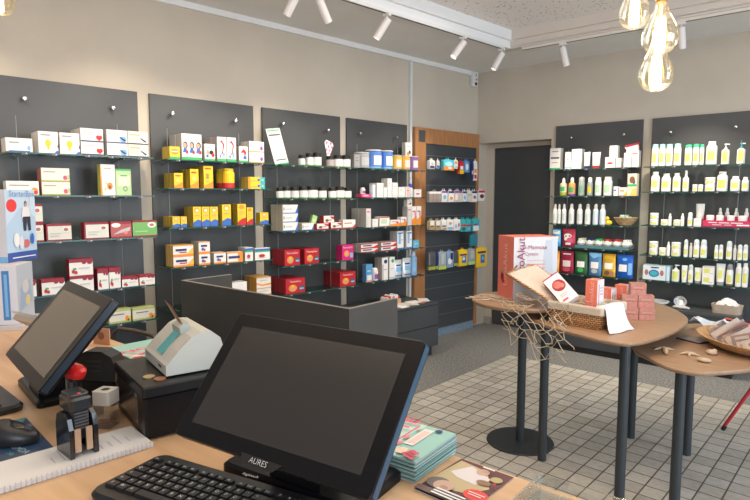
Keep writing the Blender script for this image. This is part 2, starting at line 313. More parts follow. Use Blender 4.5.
for pn, (a, b, zs) in PS.items():
    left = pn < 'P5'; w = b-a; c = (a+b)/2; back = 4.10 if left else YB
    loc = LW(c, -4.10) if left else (c, YB, 0); rz = WL if left else 0
    t = thing('wall_shelf_unit', {'P1':'leftmost dark grey wall panel with glass shelves of slimming and health cartons','P2':'second dark grey wall panel, glass shelves of yellow vitamin cartons','P3':'third dark grey wall panel with dark jars and red cartons','P4':'fourth dark grey wall panel with blue and yellow tubs on top','P5':'dark grey shelf panel on back wall beside the dark door','P6':'rightmost dark grey panel with white and lime bottles'}[pn], 'shelf unit', loc, rz, 'dark grey wall panels with glass shelves')
    link('back_panel', MB().box(-w/2, w/2, -.02, 0, .12, 2.276 if left else 2.29, M_PANEL), t)
    for i, z in enumerate(zs):
        m = MB(); m.box(-w/2+.004, w/2-.004, -.275, -.03, z-.008, z, M_GLASS); m.box(-w/2+.004, w/2-.004, -.2765, -.2752, z-.0085, z, M_GLASSEDGE); m.box(-w/2+.002, -w/2+.004, -.275, -.03, z-.008, z, M_GLASSEDGE); m.box(w/2-.004, w/2-.002, -.275, -.03, z-.008, z, M_GLASSEDGE)
        sh = link('glass_shelf', m, t)
        for k in range(5):
            x = -w/2+w*(k+.6)/5.2+random.uniform(-.02,.02)
            link('price_clip', MB().box(x-.016, x+.016, -.280, -.2768, z-.016, z-.001, mat((.10,.11,.11), .4)).box(x+.004, x+.012, -.281, -.280, z-.012, z-.005, M_CLIP), sh)
    kk = KN[pn]
    for (kx, ky), rx in ((kk[0], kk[2]), (kk[1], kk[3])):
        p = onw(kx, ky, -4.05) if left else ony(kx, ky, YB-.05); q = onw(rx, 150, -3.97) if left else ony(rx, 150, YB-.14)
        ks = (p[0]-c); qs = (q[0]-c)
        m = MB(); m.T = Matrix.Translation((ks, -.02, p[2])) @ Matrix.Rotation(R(90), 4, 'X'); m.lathe([(.006,0),(.006,.022),(.013,.024),(.015,.034),(.012,.043),(0,.046)], M_STEEL, 14); link('knob', m, t)
        link('suspension_rod', MB().tube([(qs, -.13, zs[-1]-.02), (qs, -.13, 2.03)], .0024, mat((.26,.27,.27), .4, .4), 6), t)
        for z in zs: link('shelf_bracket', MB().tube([(qs, -.13, z-.012), (qs, -.24, z-.012)], .005, mat((.2,.24,.24), .3), 6).tube([(qs, -.13, z-.012), (qs, -.02, z-.03)], .004, mat((.2,.24,.24), .3), 6), t)

# ------------------------------------------------------------------ product kinds
def carton(w, d, h, body, dec, side=None, top=None, bev=0):
    m = MB(); x = w/2; y = d/2
    v = [(a, b, c) for c in (0, h) for b in (-y, y) for a in (-x, x)]
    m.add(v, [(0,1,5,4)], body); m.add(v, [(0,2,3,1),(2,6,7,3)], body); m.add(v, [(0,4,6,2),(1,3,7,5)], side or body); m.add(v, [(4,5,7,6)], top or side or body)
    m.decals(dec, w, h, -y)
    if side or True:   # end flap line
        for sx in (-1, 1):
            pass
    return m
TX = lambda a, b, y, h=.05, c='ink': ('r', a, y, b, y+h, c)
K = {}   # kind -> (shape, description, body, side, decals, options)
def k(n, shape, desc, body='white', side=None, dec=(), **o): K[n] = (shape, desc, body, side, list(dec), o)
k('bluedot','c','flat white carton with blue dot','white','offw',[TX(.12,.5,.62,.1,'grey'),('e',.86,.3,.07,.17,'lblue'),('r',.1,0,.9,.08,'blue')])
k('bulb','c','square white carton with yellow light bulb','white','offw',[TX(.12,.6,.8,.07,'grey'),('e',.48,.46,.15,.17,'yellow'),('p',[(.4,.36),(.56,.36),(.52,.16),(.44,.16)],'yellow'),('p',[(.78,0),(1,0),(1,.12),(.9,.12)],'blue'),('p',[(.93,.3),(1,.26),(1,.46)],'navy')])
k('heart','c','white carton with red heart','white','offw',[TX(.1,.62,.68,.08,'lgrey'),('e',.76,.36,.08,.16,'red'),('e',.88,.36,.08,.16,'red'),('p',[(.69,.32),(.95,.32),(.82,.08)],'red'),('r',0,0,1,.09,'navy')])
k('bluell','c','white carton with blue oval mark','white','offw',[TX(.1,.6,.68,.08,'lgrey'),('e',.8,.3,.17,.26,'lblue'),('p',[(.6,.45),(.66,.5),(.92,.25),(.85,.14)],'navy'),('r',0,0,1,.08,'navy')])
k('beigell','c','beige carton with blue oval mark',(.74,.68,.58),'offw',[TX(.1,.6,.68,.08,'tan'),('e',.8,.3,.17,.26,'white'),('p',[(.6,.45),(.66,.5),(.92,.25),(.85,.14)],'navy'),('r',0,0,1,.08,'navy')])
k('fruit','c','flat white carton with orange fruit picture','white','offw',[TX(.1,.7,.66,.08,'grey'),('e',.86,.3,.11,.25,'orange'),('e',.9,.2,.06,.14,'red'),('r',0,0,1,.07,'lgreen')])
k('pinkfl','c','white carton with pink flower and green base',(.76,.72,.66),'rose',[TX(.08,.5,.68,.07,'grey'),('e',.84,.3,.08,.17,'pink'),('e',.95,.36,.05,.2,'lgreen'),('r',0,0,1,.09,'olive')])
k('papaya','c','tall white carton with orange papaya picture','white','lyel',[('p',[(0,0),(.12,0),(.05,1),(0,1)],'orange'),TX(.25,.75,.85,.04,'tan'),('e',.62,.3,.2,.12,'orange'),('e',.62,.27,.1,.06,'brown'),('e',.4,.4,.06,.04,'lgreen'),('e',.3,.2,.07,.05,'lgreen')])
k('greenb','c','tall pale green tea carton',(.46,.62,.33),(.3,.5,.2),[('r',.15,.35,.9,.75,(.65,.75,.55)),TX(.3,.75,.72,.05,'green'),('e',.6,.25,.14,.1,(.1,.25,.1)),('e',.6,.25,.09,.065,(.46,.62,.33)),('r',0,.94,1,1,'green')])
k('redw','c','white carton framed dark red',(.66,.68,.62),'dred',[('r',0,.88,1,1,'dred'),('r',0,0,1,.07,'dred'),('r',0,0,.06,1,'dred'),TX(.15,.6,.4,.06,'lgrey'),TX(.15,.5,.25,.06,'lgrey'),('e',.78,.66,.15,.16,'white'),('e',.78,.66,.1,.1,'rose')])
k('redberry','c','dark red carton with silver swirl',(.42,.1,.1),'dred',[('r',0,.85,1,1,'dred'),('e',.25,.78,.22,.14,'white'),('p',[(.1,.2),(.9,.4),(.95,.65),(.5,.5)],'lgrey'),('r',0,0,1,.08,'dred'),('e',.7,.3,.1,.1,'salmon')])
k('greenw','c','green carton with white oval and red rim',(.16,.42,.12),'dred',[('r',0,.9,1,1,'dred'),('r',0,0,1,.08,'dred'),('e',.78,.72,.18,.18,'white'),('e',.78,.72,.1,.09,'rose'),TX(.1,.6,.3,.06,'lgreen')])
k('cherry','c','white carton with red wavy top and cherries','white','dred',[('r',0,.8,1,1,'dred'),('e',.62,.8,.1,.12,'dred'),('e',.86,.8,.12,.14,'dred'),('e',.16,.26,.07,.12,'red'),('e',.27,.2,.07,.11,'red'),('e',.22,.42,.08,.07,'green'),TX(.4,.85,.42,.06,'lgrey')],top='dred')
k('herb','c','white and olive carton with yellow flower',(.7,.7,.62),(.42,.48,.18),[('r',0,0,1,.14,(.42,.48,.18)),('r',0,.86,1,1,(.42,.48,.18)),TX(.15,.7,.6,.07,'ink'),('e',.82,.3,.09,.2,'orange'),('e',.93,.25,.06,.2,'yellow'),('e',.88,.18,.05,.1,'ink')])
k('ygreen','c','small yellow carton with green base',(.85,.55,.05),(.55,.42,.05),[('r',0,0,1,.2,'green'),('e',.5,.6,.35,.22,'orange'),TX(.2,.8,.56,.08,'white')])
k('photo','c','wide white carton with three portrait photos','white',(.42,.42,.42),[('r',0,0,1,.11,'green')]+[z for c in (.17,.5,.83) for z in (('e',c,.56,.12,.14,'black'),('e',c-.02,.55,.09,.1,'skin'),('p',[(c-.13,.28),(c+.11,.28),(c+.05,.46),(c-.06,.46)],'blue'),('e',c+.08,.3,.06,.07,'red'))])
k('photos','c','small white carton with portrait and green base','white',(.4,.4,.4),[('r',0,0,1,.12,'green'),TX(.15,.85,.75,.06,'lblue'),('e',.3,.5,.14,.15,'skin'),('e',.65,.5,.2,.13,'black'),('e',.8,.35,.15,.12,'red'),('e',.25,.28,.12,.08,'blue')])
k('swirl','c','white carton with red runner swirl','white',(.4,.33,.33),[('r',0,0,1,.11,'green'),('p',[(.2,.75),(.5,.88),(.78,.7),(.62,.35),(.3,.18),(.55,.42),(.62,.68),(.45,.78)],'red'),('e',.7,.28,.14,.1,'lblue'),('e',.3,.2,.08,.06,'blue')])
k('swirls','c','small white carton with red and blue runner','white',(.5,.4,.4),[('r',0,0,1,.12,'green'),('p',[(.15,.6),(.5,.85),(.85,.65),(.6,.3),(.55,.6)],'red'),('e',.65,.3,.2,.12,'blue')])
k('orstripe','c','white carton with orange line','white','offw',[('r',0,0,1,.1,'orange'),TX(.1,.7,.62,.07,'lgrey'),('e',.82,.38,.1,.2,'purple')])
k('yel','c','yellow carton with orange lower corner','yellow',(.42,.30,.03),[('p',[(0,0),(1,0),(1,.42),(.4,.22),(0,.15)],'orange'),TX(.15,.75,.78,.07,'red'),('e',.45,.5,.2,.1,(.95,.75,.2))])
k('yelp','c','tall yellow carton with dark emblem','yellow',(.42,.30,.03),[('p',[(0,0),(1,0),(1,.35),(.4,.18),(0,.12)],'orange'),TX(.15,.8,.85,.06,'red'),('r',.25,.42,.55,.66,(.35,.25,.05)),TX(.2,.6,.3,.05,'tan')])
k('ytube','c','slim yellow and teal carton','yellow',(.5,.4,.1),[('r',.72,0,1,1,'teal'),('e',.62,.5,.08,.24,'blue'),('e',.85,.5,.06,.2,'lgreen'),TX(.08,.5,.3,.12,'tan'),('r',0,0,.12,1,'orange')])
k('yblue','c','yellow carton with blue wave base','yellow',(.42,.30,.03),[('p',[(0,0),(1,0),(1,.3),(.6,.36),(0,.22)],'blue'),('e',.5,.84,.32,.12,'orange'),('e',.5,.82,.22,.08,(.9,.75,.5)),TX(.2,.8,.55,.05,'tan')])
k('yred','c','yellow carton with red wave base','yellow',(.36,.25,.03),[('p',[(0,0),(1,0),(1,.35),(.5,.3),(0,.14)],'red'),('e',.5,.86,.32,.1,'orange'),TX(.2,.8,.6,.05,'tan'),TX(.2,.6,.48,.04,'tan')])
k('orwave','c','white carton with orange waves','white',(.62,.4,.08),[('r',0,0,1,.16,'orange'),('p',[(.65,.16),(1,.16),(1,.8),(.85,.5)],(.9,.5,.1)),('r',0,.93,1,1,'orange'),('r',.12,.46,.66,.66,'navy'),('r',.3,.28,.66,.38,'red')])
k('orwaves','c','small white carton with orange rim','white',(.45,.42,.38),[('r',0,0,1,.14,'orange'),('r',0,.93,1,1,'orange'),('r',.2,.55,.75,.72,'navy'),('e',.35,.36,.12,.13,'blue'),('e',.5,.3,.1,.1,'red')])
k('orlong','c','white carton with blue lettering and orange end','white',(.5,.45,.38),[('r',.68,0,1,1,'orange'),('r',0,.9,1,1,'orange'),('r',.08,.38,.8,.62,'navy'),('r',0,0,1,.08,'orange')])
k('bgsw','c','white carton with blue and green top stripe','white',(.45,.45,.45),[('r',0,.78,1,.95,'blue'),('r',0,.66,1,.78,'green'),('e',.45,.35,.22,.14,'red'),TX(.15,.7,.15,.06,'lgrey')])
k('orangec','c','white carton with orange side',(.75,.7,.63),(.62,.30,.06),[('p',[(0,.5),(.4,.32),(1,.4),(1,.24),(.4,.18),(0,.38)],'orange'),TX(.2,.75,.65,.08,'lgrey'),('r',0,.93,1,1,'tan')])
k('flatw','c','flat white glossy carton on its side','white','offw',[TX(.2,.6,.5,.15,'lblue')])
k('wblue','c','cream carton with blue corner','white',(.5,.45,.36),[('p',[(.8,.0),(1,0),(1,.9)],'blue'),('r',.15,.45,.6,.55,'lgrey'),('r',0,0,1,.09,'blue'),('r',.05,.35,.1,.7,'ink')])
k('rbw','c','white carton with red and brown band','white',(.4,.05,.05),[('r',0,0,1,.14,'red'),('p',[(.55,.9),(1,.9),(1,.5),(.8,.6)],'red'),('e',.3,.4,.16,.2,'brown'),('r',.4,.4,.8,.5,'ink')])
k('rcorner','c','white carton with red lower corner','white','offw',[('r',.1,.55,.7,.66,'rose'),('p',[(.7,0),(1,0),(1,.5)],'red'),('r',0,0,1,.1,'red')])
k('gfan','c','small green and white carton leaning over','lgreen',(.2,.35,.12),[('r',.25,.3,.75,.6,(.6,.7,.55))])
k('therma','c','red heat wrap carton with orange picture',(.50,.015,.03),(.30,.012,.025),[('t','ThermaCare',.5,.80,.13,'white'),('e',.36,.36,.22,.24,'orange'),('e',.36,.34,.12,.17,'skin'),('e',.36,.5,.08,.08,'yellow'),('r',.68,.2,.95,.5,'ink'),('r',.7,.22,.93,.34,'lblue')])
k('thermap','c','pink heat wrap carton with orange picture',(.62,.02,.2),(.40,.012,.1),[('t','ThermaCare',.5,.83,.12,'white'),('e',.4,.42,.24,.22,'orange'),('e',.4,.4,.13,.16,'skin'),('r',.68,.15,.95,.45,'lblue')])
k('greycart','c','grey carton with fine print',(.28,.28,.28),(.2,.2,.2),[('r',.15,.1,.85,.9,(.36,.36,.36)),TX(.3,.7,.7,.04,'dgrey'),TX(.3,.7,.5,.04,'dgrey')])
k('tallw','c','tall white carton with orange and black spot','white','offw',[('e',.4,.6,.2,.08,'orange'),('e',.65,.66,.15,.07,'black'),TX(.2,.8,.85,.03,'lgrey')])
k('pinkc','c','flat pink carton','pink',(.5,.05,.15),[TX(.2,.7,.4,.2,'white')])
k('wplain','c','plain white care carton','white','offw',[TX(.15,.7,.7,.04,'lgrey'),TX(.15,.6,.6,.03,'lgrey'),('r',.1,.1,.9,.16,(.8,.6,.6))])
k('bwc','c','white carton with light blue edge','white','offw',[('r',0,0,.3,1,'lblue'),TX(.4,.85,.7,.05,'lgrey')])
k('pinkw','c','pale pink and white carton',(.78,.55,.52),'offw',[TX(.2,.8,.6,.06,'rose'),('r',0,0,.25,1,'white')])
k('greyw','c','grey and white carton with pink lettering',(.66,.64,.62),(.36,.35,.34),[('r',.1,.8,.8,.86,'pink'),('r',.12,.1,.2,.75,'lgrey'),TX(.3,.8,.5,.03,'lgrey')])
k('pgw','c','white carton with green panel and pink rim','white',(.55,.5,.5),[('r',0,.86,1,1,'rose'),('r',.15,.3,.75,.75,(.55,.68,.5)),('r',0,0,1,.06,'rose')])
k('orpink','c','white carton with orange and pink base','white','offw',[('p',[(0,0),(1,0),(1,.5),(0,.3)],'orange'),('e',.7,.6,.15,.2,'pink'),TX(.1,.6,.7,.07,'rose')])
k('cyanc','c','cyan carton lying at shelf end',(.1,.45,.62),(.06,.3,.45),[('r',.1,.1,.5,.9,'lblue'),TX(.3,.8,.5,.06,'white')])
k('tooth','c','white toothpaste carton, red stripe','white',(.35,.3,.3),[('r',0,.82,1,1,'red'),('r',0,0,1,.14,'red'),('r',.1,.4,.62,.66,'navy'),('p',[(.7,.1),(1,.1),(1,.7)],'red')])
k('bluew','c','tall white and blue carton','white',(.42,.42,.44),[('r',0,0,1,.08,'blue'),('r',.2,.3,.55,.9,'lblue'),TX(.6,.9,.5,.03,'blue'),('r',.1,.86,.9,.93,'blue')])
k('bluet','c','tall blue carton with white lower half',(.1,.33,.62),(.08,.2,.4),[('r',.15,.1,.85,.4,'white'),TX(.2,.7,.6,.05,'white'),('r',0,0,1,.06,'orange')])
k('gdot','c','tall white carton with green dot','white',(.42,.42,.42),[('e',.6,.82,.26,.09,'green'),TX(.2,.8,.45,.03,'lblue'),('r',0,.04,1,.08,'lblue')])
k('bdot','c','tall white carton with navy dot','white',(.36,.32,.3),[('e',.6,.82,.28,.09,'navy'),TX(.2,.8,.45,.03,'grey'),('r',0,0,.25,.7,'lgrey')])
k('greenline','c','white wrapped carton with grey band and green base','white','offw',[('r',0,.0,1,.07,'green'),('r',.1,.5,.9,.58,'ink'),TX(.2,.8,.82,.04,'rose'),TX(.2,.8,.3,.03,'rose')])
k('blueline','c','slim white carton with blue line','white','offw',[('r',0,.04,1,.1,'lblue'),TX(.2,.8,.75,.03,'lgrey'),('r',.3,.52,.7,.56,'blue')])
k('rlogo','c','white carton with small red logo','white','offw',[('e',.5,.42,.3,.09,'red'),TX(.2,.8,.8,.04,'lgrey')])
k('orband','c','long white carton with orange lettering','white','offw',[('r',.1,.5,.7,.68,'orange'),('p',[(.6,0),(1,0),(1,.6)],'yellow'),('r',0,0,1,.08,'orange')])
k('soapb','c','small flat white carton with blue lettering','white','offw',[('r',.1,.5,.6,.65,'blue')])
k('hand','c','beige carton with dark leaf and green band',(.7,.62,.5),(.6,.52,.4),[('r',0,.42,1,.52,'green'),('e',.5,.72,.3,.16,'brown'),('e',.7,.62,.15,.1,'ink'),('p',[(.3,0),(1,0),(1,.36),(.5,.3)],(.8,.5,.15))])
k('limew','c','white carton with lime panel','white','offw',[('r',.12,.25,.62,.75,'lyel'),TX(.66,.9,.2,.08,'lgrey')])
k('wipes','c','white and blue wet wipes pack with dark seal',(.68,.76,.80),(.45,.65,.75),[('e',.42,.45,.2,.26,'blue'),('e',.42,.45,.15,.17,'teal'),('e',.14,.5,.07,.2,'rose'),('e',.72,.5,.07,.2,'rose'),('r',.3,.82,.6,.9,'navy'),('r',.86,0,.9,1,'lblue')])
# lathe based
k('darkjar','j','dark glass jar with white label and green base','white',None,[],lid='black',cap=.24,base=('lgreen',.07),shoulder='black')
k('darksmall','j','small dark jar with pale label',(.4,.36,.34),None,[],lid='black',cap=.24,base=('rose',.1),shoulder='black')
k('yeljar','j','yellow tub with red base and yellow lid','yellow',None,[],lid='yellow',cap=.14,base=('red',.28),rl=.86)
k('silvertub','j','silver grey round tub',(.38,.38,.39),None,[],lid=(.55,.55,.56),cap=.08,rl=1.02,patch='lgrey')
k('bluetub','j','large blue tub with white lid',(.08,.22,.62),None,[],lid='offw',cap=.07,rl=1.04,patch='white',base=('lblue',.08))
k('yeltub','j','yellow tub with white label',(.85,.5,.06),None,[],lid='offw',cap=.07,rl=1.03,patch='white',base=('tan',.06))
k('purpletub','j','purple tub with pale label',(.3,.14,.45),None,[],lid='offw',cap=.07,rl=1.03,patch='white')
k('limetub','j','low white cream jar with lime label','white',None,[],lid='white',cap=.3,patch='lyel',rl=1.02)
k('limejar','b','white bottle with lime label and white screw cap','white',None,[],lid='white',cap=.16,rl=.66,patch='lyel',base=('white',.15))
k('limeteal','b','white bottle with lime label and pale teal cap','white',None,[],lid=(.32,.68,.72),cap=.13,rl=.86,patch='lyel')
k('limegreen','b','white bottle with lime label and green cap','white',None,[],lid=(.05,.58,.28),cap=.14,rl=.9,patch='lyel')
k('limepump','p','white pump bottle with lime label','white',None,[],lid='white',patch='lyel')
k('limepumpt','p','white pump bottle with teal collar and lime label','white',None,[],lid='white',patch='lyel',collar='teal')
k('limespray','b','slim white spray bottle with lime label','white',None,[],lid='white',cap=.3,rl=.45,patch='lyel')
k('slimw','b','slim white bottle','white',None,[],lid='white',cap=.2,rl=.6)
k('slimgrey','b','slim grey white bottle','offw',None,[],lid='lgrey',cap=.2,rl=.7)
k('limeroll','b','tall white cylinder bottle with lime label','white',None,[],lid=(.62,.7,.7),cap=.3,rl=.92,patch='lyel')
k('limebrown','b','white bottle with lime label and brown base','white',None,[],lid='grey',cap=.26,rl=.8,patch='lyel',base=('brown',.1))
k('bigw','b','broad white bottle with lime label','white',None,[],lid='white',cap=.14,rl=.7,patch='lyel')
k('shampoo','b','cream bottle with white cap and green label',(.74,.62,.45),None,[],lid='white',cap=.26,rl=.45,patch='green',base=('olive',.2))
k('shampoo2','b','orange bottle with white cap and green label',(.80,.36,.12),None,[],lid='white',cap=.28,rl=.5,patch='green',base=('purple',.12))
k('shampoo3','b','grey green bottle with green label',(.35,.42,.38),None,[],lid='lgrey',cap=.22,rl=.9,patch=(.2,.4,.28))
k('shampoo4','b','grey bottle with yellow spot',(.35,.40,.40),None,[],lid='white',cap=.25,rl=.75,patch='yellow')
k('shampoo5','b','white bottle with small green mark','white',None,[],lid='white',cap=.14,rl=.8,patch=(.45,.7,.45))
k('can','b','white aerosol can with domed cap','white',None,[],lid='offw',cap=.24,rl=.62,patch=(.6,.68,.66))
k('canblue','b','pale blue aerosol can with domed cap',(.6,.68,.76),None,[],lid='offw',cap=.24,rl=.62)
k('bluecap','b','small white bottle with blue cap',(.78,.70,.68),None,[],lid=(.03,.1,.6),cap=.3,rl=.75)
k('purplecap','b','small white bottle with purple label',(.66,.6,.6),None,[],lid='white',cap=.2,rl=.8,patch='purple')
k('bluebot','b','tall slim blue bottle',(.22,.38,.62),None,[],lid=(.4,.52,.7),cap=.2,rl=.6,patch='lblue')
k('navytube','t','white tube standing on navy cap','white',None,[],lid='navy')
k('redtube','t','white tube standing on red cap','white',None,[],lid='red')
k('wtube','t','white tube standing on white cap','white',None,[],lid='white')
k('limetube','t','white tube with lime label','white',None,[],lid='white',patch='lyel')
k('limetubeg','t','white tube with lime label on grey cap','white',None,[],lid='grey',patch='lyel')
k('wpouch','s','white and blue refill pouch',(.72,.76,.8),None,[('r',.15,.35,.85,.6,'lblue'),('r',.2,.66,.8,.74,'navy'),('r',.1,.1,.9,.16,'blue')])
k('bpouch','s','blue and green pouch',(.06,.3,.62),None,[('r',.12,.7,.9,.9,'white'),('e',.6,.4,.25,.2,'lgreen'),('e',.75,.5,.12,.12,'yellow')])
k('rpouch','s','red pouch with white window',(.42,.03,.07),None,[('e',.45,.62,.3,.14,'white'),('e',.6,.35,.25,.18,(.6,.1,.2)),('r',.3,.12,.7,.24,'white'),('e',.3,.45,.12,.1,'white')])
k('opouch','s','orange pouch with white label',(.82,.3,.04),None,[('r',.2,.25,.8,.55,'white')])
k('redp','s','dark red pouch with white label',(.36,.02,.06),None,[('r',.22,.3,.8,.58,(.7,.6,.6)),('e',.5,.18,.3,.1,(.5,.08,.1)),('r',.2,.85,.8,.9,'silver')])
k('greenp','s','dark green pouch with white label',(.04,.13,.05),None,[('r',.2,.32,.8,.58,'white'),('e',.5,.2,.25,.1,'green')])
k('bluep','s','steel blue pouch with white label',(.1,.25,.5),None,[('r',.2,.32,.8,.6,'white'),('e',.5,.2,.25,.1,'lgrey'),('p',[(0,.9),(.4,.75),(1,.85),(1,1),(0,1)],'lblue')])
k('yelp2','s','golden yellow pouch with white label',(.72,.42,.04),None,[('r',.2,.34,.8,.6,'white'),('e',.4,.17,.22,.1,'brown'),('e',.75,.15,.15,.1,'rose')])
k('cbluep','s','bright blue pouch with white label',(.02,.13,.6),None,[('r',.15,.28,.65,.58,'white'),('e',.5,.8,.15,.06,'lblue'),('r',.72,.15,.95,.65,'lblue')])

def mk_body(kind, w, h, d):
    shape, desc, body, side, dec, o = K[kind]
    parts = []
    if shape == 'c': return carton(w, d, h, body, dec, side, o.get('top')), []
    r = w/2
    if shape in 'jb':
        cap = o.get('cap', .15)*h; hb = h-cap; rl = o.get('rl', .9)*r; e = min(.006, r*.2); base = o.get('base'); bz = base[1]*h if base else h*.06
        sh = (h*.08 if shape == 'j' else h*.14)
        l0 = max(bz, .1*h); l1 = hb-sh-.02*h
        prof = [(0,0),(r-e,0),(r,e),(r,l0),(r,l0+(l1-l0)*.12),(r,l0+(l1-l0)*.8),(r,l1),(r,hb-sh),(r*.92,hb-sh*.45),(rl*.95,hb),(0,hb)]
        band = {}
        if base: band.update({1: base[0], 2: base[0]})
        if o.get('shoulder'): band.update({6: o['shoulder'], 7: o['shoulder'], 8: o['shoulder']})
        m = MB(); m.lathe(prof, body, 18, patch=(({4,}, (-.75, .75), o['patch']) if o.get('patch') else None), band=band)
        c = MB(); c.lathe([(rl*.97,hb-.001),(rl,hb+.001),(rl,h-min(.004,cap*.3)),(rl*.9,h),(0,h)] if shape == 'j' or cap < .2*h else [(rl*.97,hb-.001),(rl,hb+.001),(rl*.95,h-cap*.35),(rl*.7,h-cap*.1),(0,h)], o['lid'], 16)
        return m, [('lid', c)]
    if shape == 'p':
        hb = h*.74; m = MB(); m.lathe([(0,0),(r*.95,0),(r,.005),(r,hb*.15),(r,hb*.85),(r*.9,hb*.93),(r*.4,hb),(0,hb)], body, 18, patch=({3}, (-.8,.8), o['patch']))
        c = MB(); c.lathe([(r*.4,hb-.001),(r*.42,hb+h*.06),(r*.15,hb+h*.08),(r*.12,h*.93),(r*.35,h*.94),(r*.35,h),(0,h)], o.get('collar', o['lid']), 12)
        c.box(0, r*.95, -.006, .006, h*.945, h*.99, o['lid']); return m, [('pump_head', c)]
    if shape == 't':
        cp = h*.16; n = 16; rings = []
        for t_ in (0, .25, .5, .75, 1):
            a = r*(.86+.14*t_); b = r*.8*(1-t_)+.0015; z = cp+(h-cp)*t_
            rings.append([(a*math.sin(2*math.pi*j/n), -b*math.cos(2*math.pi*j/n), z) for j in range(n)])
        m = MB(); m.loft(rings, body, True)
        if o.get('patch'):
            v = []; 
            for t_ in (.2, .65):
                b = r*.8*(1-t_)+.004
                for u in (-.45, 0, .45): v.append((u*r, -b*math.sqrt(1-u*u*.6)-.001, cp+(h-cp)*t_))
            m.add(v, [(0,1,4,3),(1,2,5,4)], o['patch'])
        c = MB(); c.lathe([(0,0),(r*.78,0),(r*.8,.002),(r*.8,cp),(0,cp)], o['lid'], 16); return m, [('cap', c)]
    if shape == 's':
        n = 9; v = []; body = mat(PAL[body] if isinstance(body, str) else body, .3, .35); rows = [(0,.62,1),(.06,1,1),(.3,1,1),(.6,.75,.98),(.85,.3,.97),(.92,.06,1),(1,.06,1)]; m = MB(); D2 = d/2
        def P(sgn):
            vs = []
            for (z, b, wx) in rows:
                for j in range(n):
                    u = j/(n-1)*2-1; vs.append((u*w/2*wx, sgn*(.001+D2*b*(1-u*u)**.6), z*h))
            return vs
        q = [(i*n+j, i*n+j+1, (i+1)*n+j+1, (i+1)*n+j) for i in range(len(rows)-1) for j in range(n-1)]
        m.add(P(-1), q, body, True); m.add(P(1), [f[::-1] for f in q], body, True)
        # decals follow the bulge
        for i, dd in enumerate(dec):
            def surf(u, vv):
                x = u*2-1; b = 0
                for a_, b_ in zip(rows, rows[1:]):
                    if a_[0] <= vv <= b_[0]: t_ = (vv-a_[0])/(b_[0]-a_[0]); b = a_[1]+(b_[1]-a_[1])*t_
                return (x*w/2, -(.0016+.0005*i+D2*b*max(0, 1-x*x)**.6), vv*h)
            if dd[0] == 'r':
                gx = [dd[1]+(dd[3]-dd[1])*j/4 for j in range(5)]; gz = [dd[2]+(dd[4]-dd[2])*j/2 for j in range(3)]
                m.add([surf(a_, b_) for b_ in gz for a_ in gx], [(i_*5+j, i_*5+j+1, (i_+1)*5+j+1, (i_+1)*5+j) for i_ in range(2) for j in range(4)], dd[5], True)
            elif dd[0] == 'e':
                nn = 12; vs = [surf(dd[1], dd[2])]+[surf(dd[1]+dd[3]*math.cos(2*math.pi*q_/nn), min(.99, dd[2]+dd[4]*math.sin(2*math.pi*q_/nn))) for q_ in range(nn)]
                m.add(vs, [(0, 1+q_, 1+(q_+1) % nn) for q_ in range(nn)], dd[5], True)
            elif dd[0] == 'p': m.add([surf(*p) for p in dd[1]], [tuple(range(len(dd[1])))], dd[2])
        return m, []
NAMES = {'c': 'medicine_carton', 'j': 'jar', 'b': 'bottle', 'p': 'pump_bottle', 't': 'tube', 's': 'pouch'}
CAT = {'c': 'carton', 'j': 'jar', 'b': 'bottle', 'p': 'bottle', 't': 'tube', 's': 'pouch'}
_pc = {}
ORD = ['first', 'second', 'third', 'fourth', 'fifth', 'sixth', 'seventh', 'eighth', 'ninth', 'tenth', 'eleventh', 'twelfth', 'thirteenth', 'fourteenth', 'fifteenth']
def place(kind, w, h, d, loc, rz, label, rot=None):
    key = (kind, round(w, 3), round(h, 3), round(d, 3)); sh = K[kind][0]
    if key not in _pc:
        m, parts = mk_body(kind, w, h, d); _pc[key] = (m.mesh(NAMES[sh]), [(n_, p.mesh(n_)) for n_, p in parts])
    me, parts = _pc[key]
    o = link(NAMES[sh], me, None, loc, rz, rot); tag(o, label, CAT[sh], K[kind][1]+' pieces')
    for n_, p in parts: link(n_, p, o)
    return o
def row(pn, i, items):
    left = pn < 'P5'; z = PS[pn][2][i]; zc = z+.0008
    for n_, it in enumerate(items):
        kind, x0, x1, yt = it[:4]; o = it[4] if len(it) > 4 else {}
        back = o.get('back', 0); Df = (-3.845-back) if left else (5.695+back)
        st = o.get('st', 1); deep = o.get('deep', 1); zb = zc+o.get('up', 0)
        f = onw if left else ony; ym = yt+6
        s0 = f(x0, ym, Df)[0]; s1 = f(x1, ym, Df)[0]; h = (f((x0+x1)/2, yt, Df)[2]-zb)/st; w = abs(s1-s0)-.0015
        shp = K[kind][0]; d = o.get('d', .06 if shp == 'c' else (.045 if shp == 's' else w)); c = (s0+s1)/2
        for q in range(deep):
            for e in range(st):
                y_ = abs(Df)+d/2+q*(d+.004)
                loc = LW(c, -y_, zb+e*h) if left else (c, y_, zb+e*h)
                pos = '' if st == 1 else (['lower ', 'upper '] if st == 2 else ['lowest ', 'middle ', 'topmost '])[e]
                beh = '' if q == 0 else ('second deep, ' if q == 1 else ('third deep, ' if q == 2 else 'hindmost, '))
                lb = pos+K[kind][1]+', '+beh+ORD[n_]+' on '+SHN[i]+' shelf, '+PN[pn]
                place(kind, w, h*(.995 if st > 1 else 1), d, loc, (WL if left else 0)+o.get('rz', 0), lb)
D2 = dict(deep=2); 
row('P1',0,[('bluedot',5.5,32.5,138,dict(d=.12)),('bulb',38,58,131.5,dict(deep=2,d=.08)),('bulb',59.5,79.5,133,dict(deep=1,d=.08)),('heart',80.3,103,128.5,dict(st=2,deep=2,d=.1)),('bluell',106.5,127.3,130,dict(st=2,d=.1)),('beigell',127.8,148,131.5,dict(st=2,d=.1))])
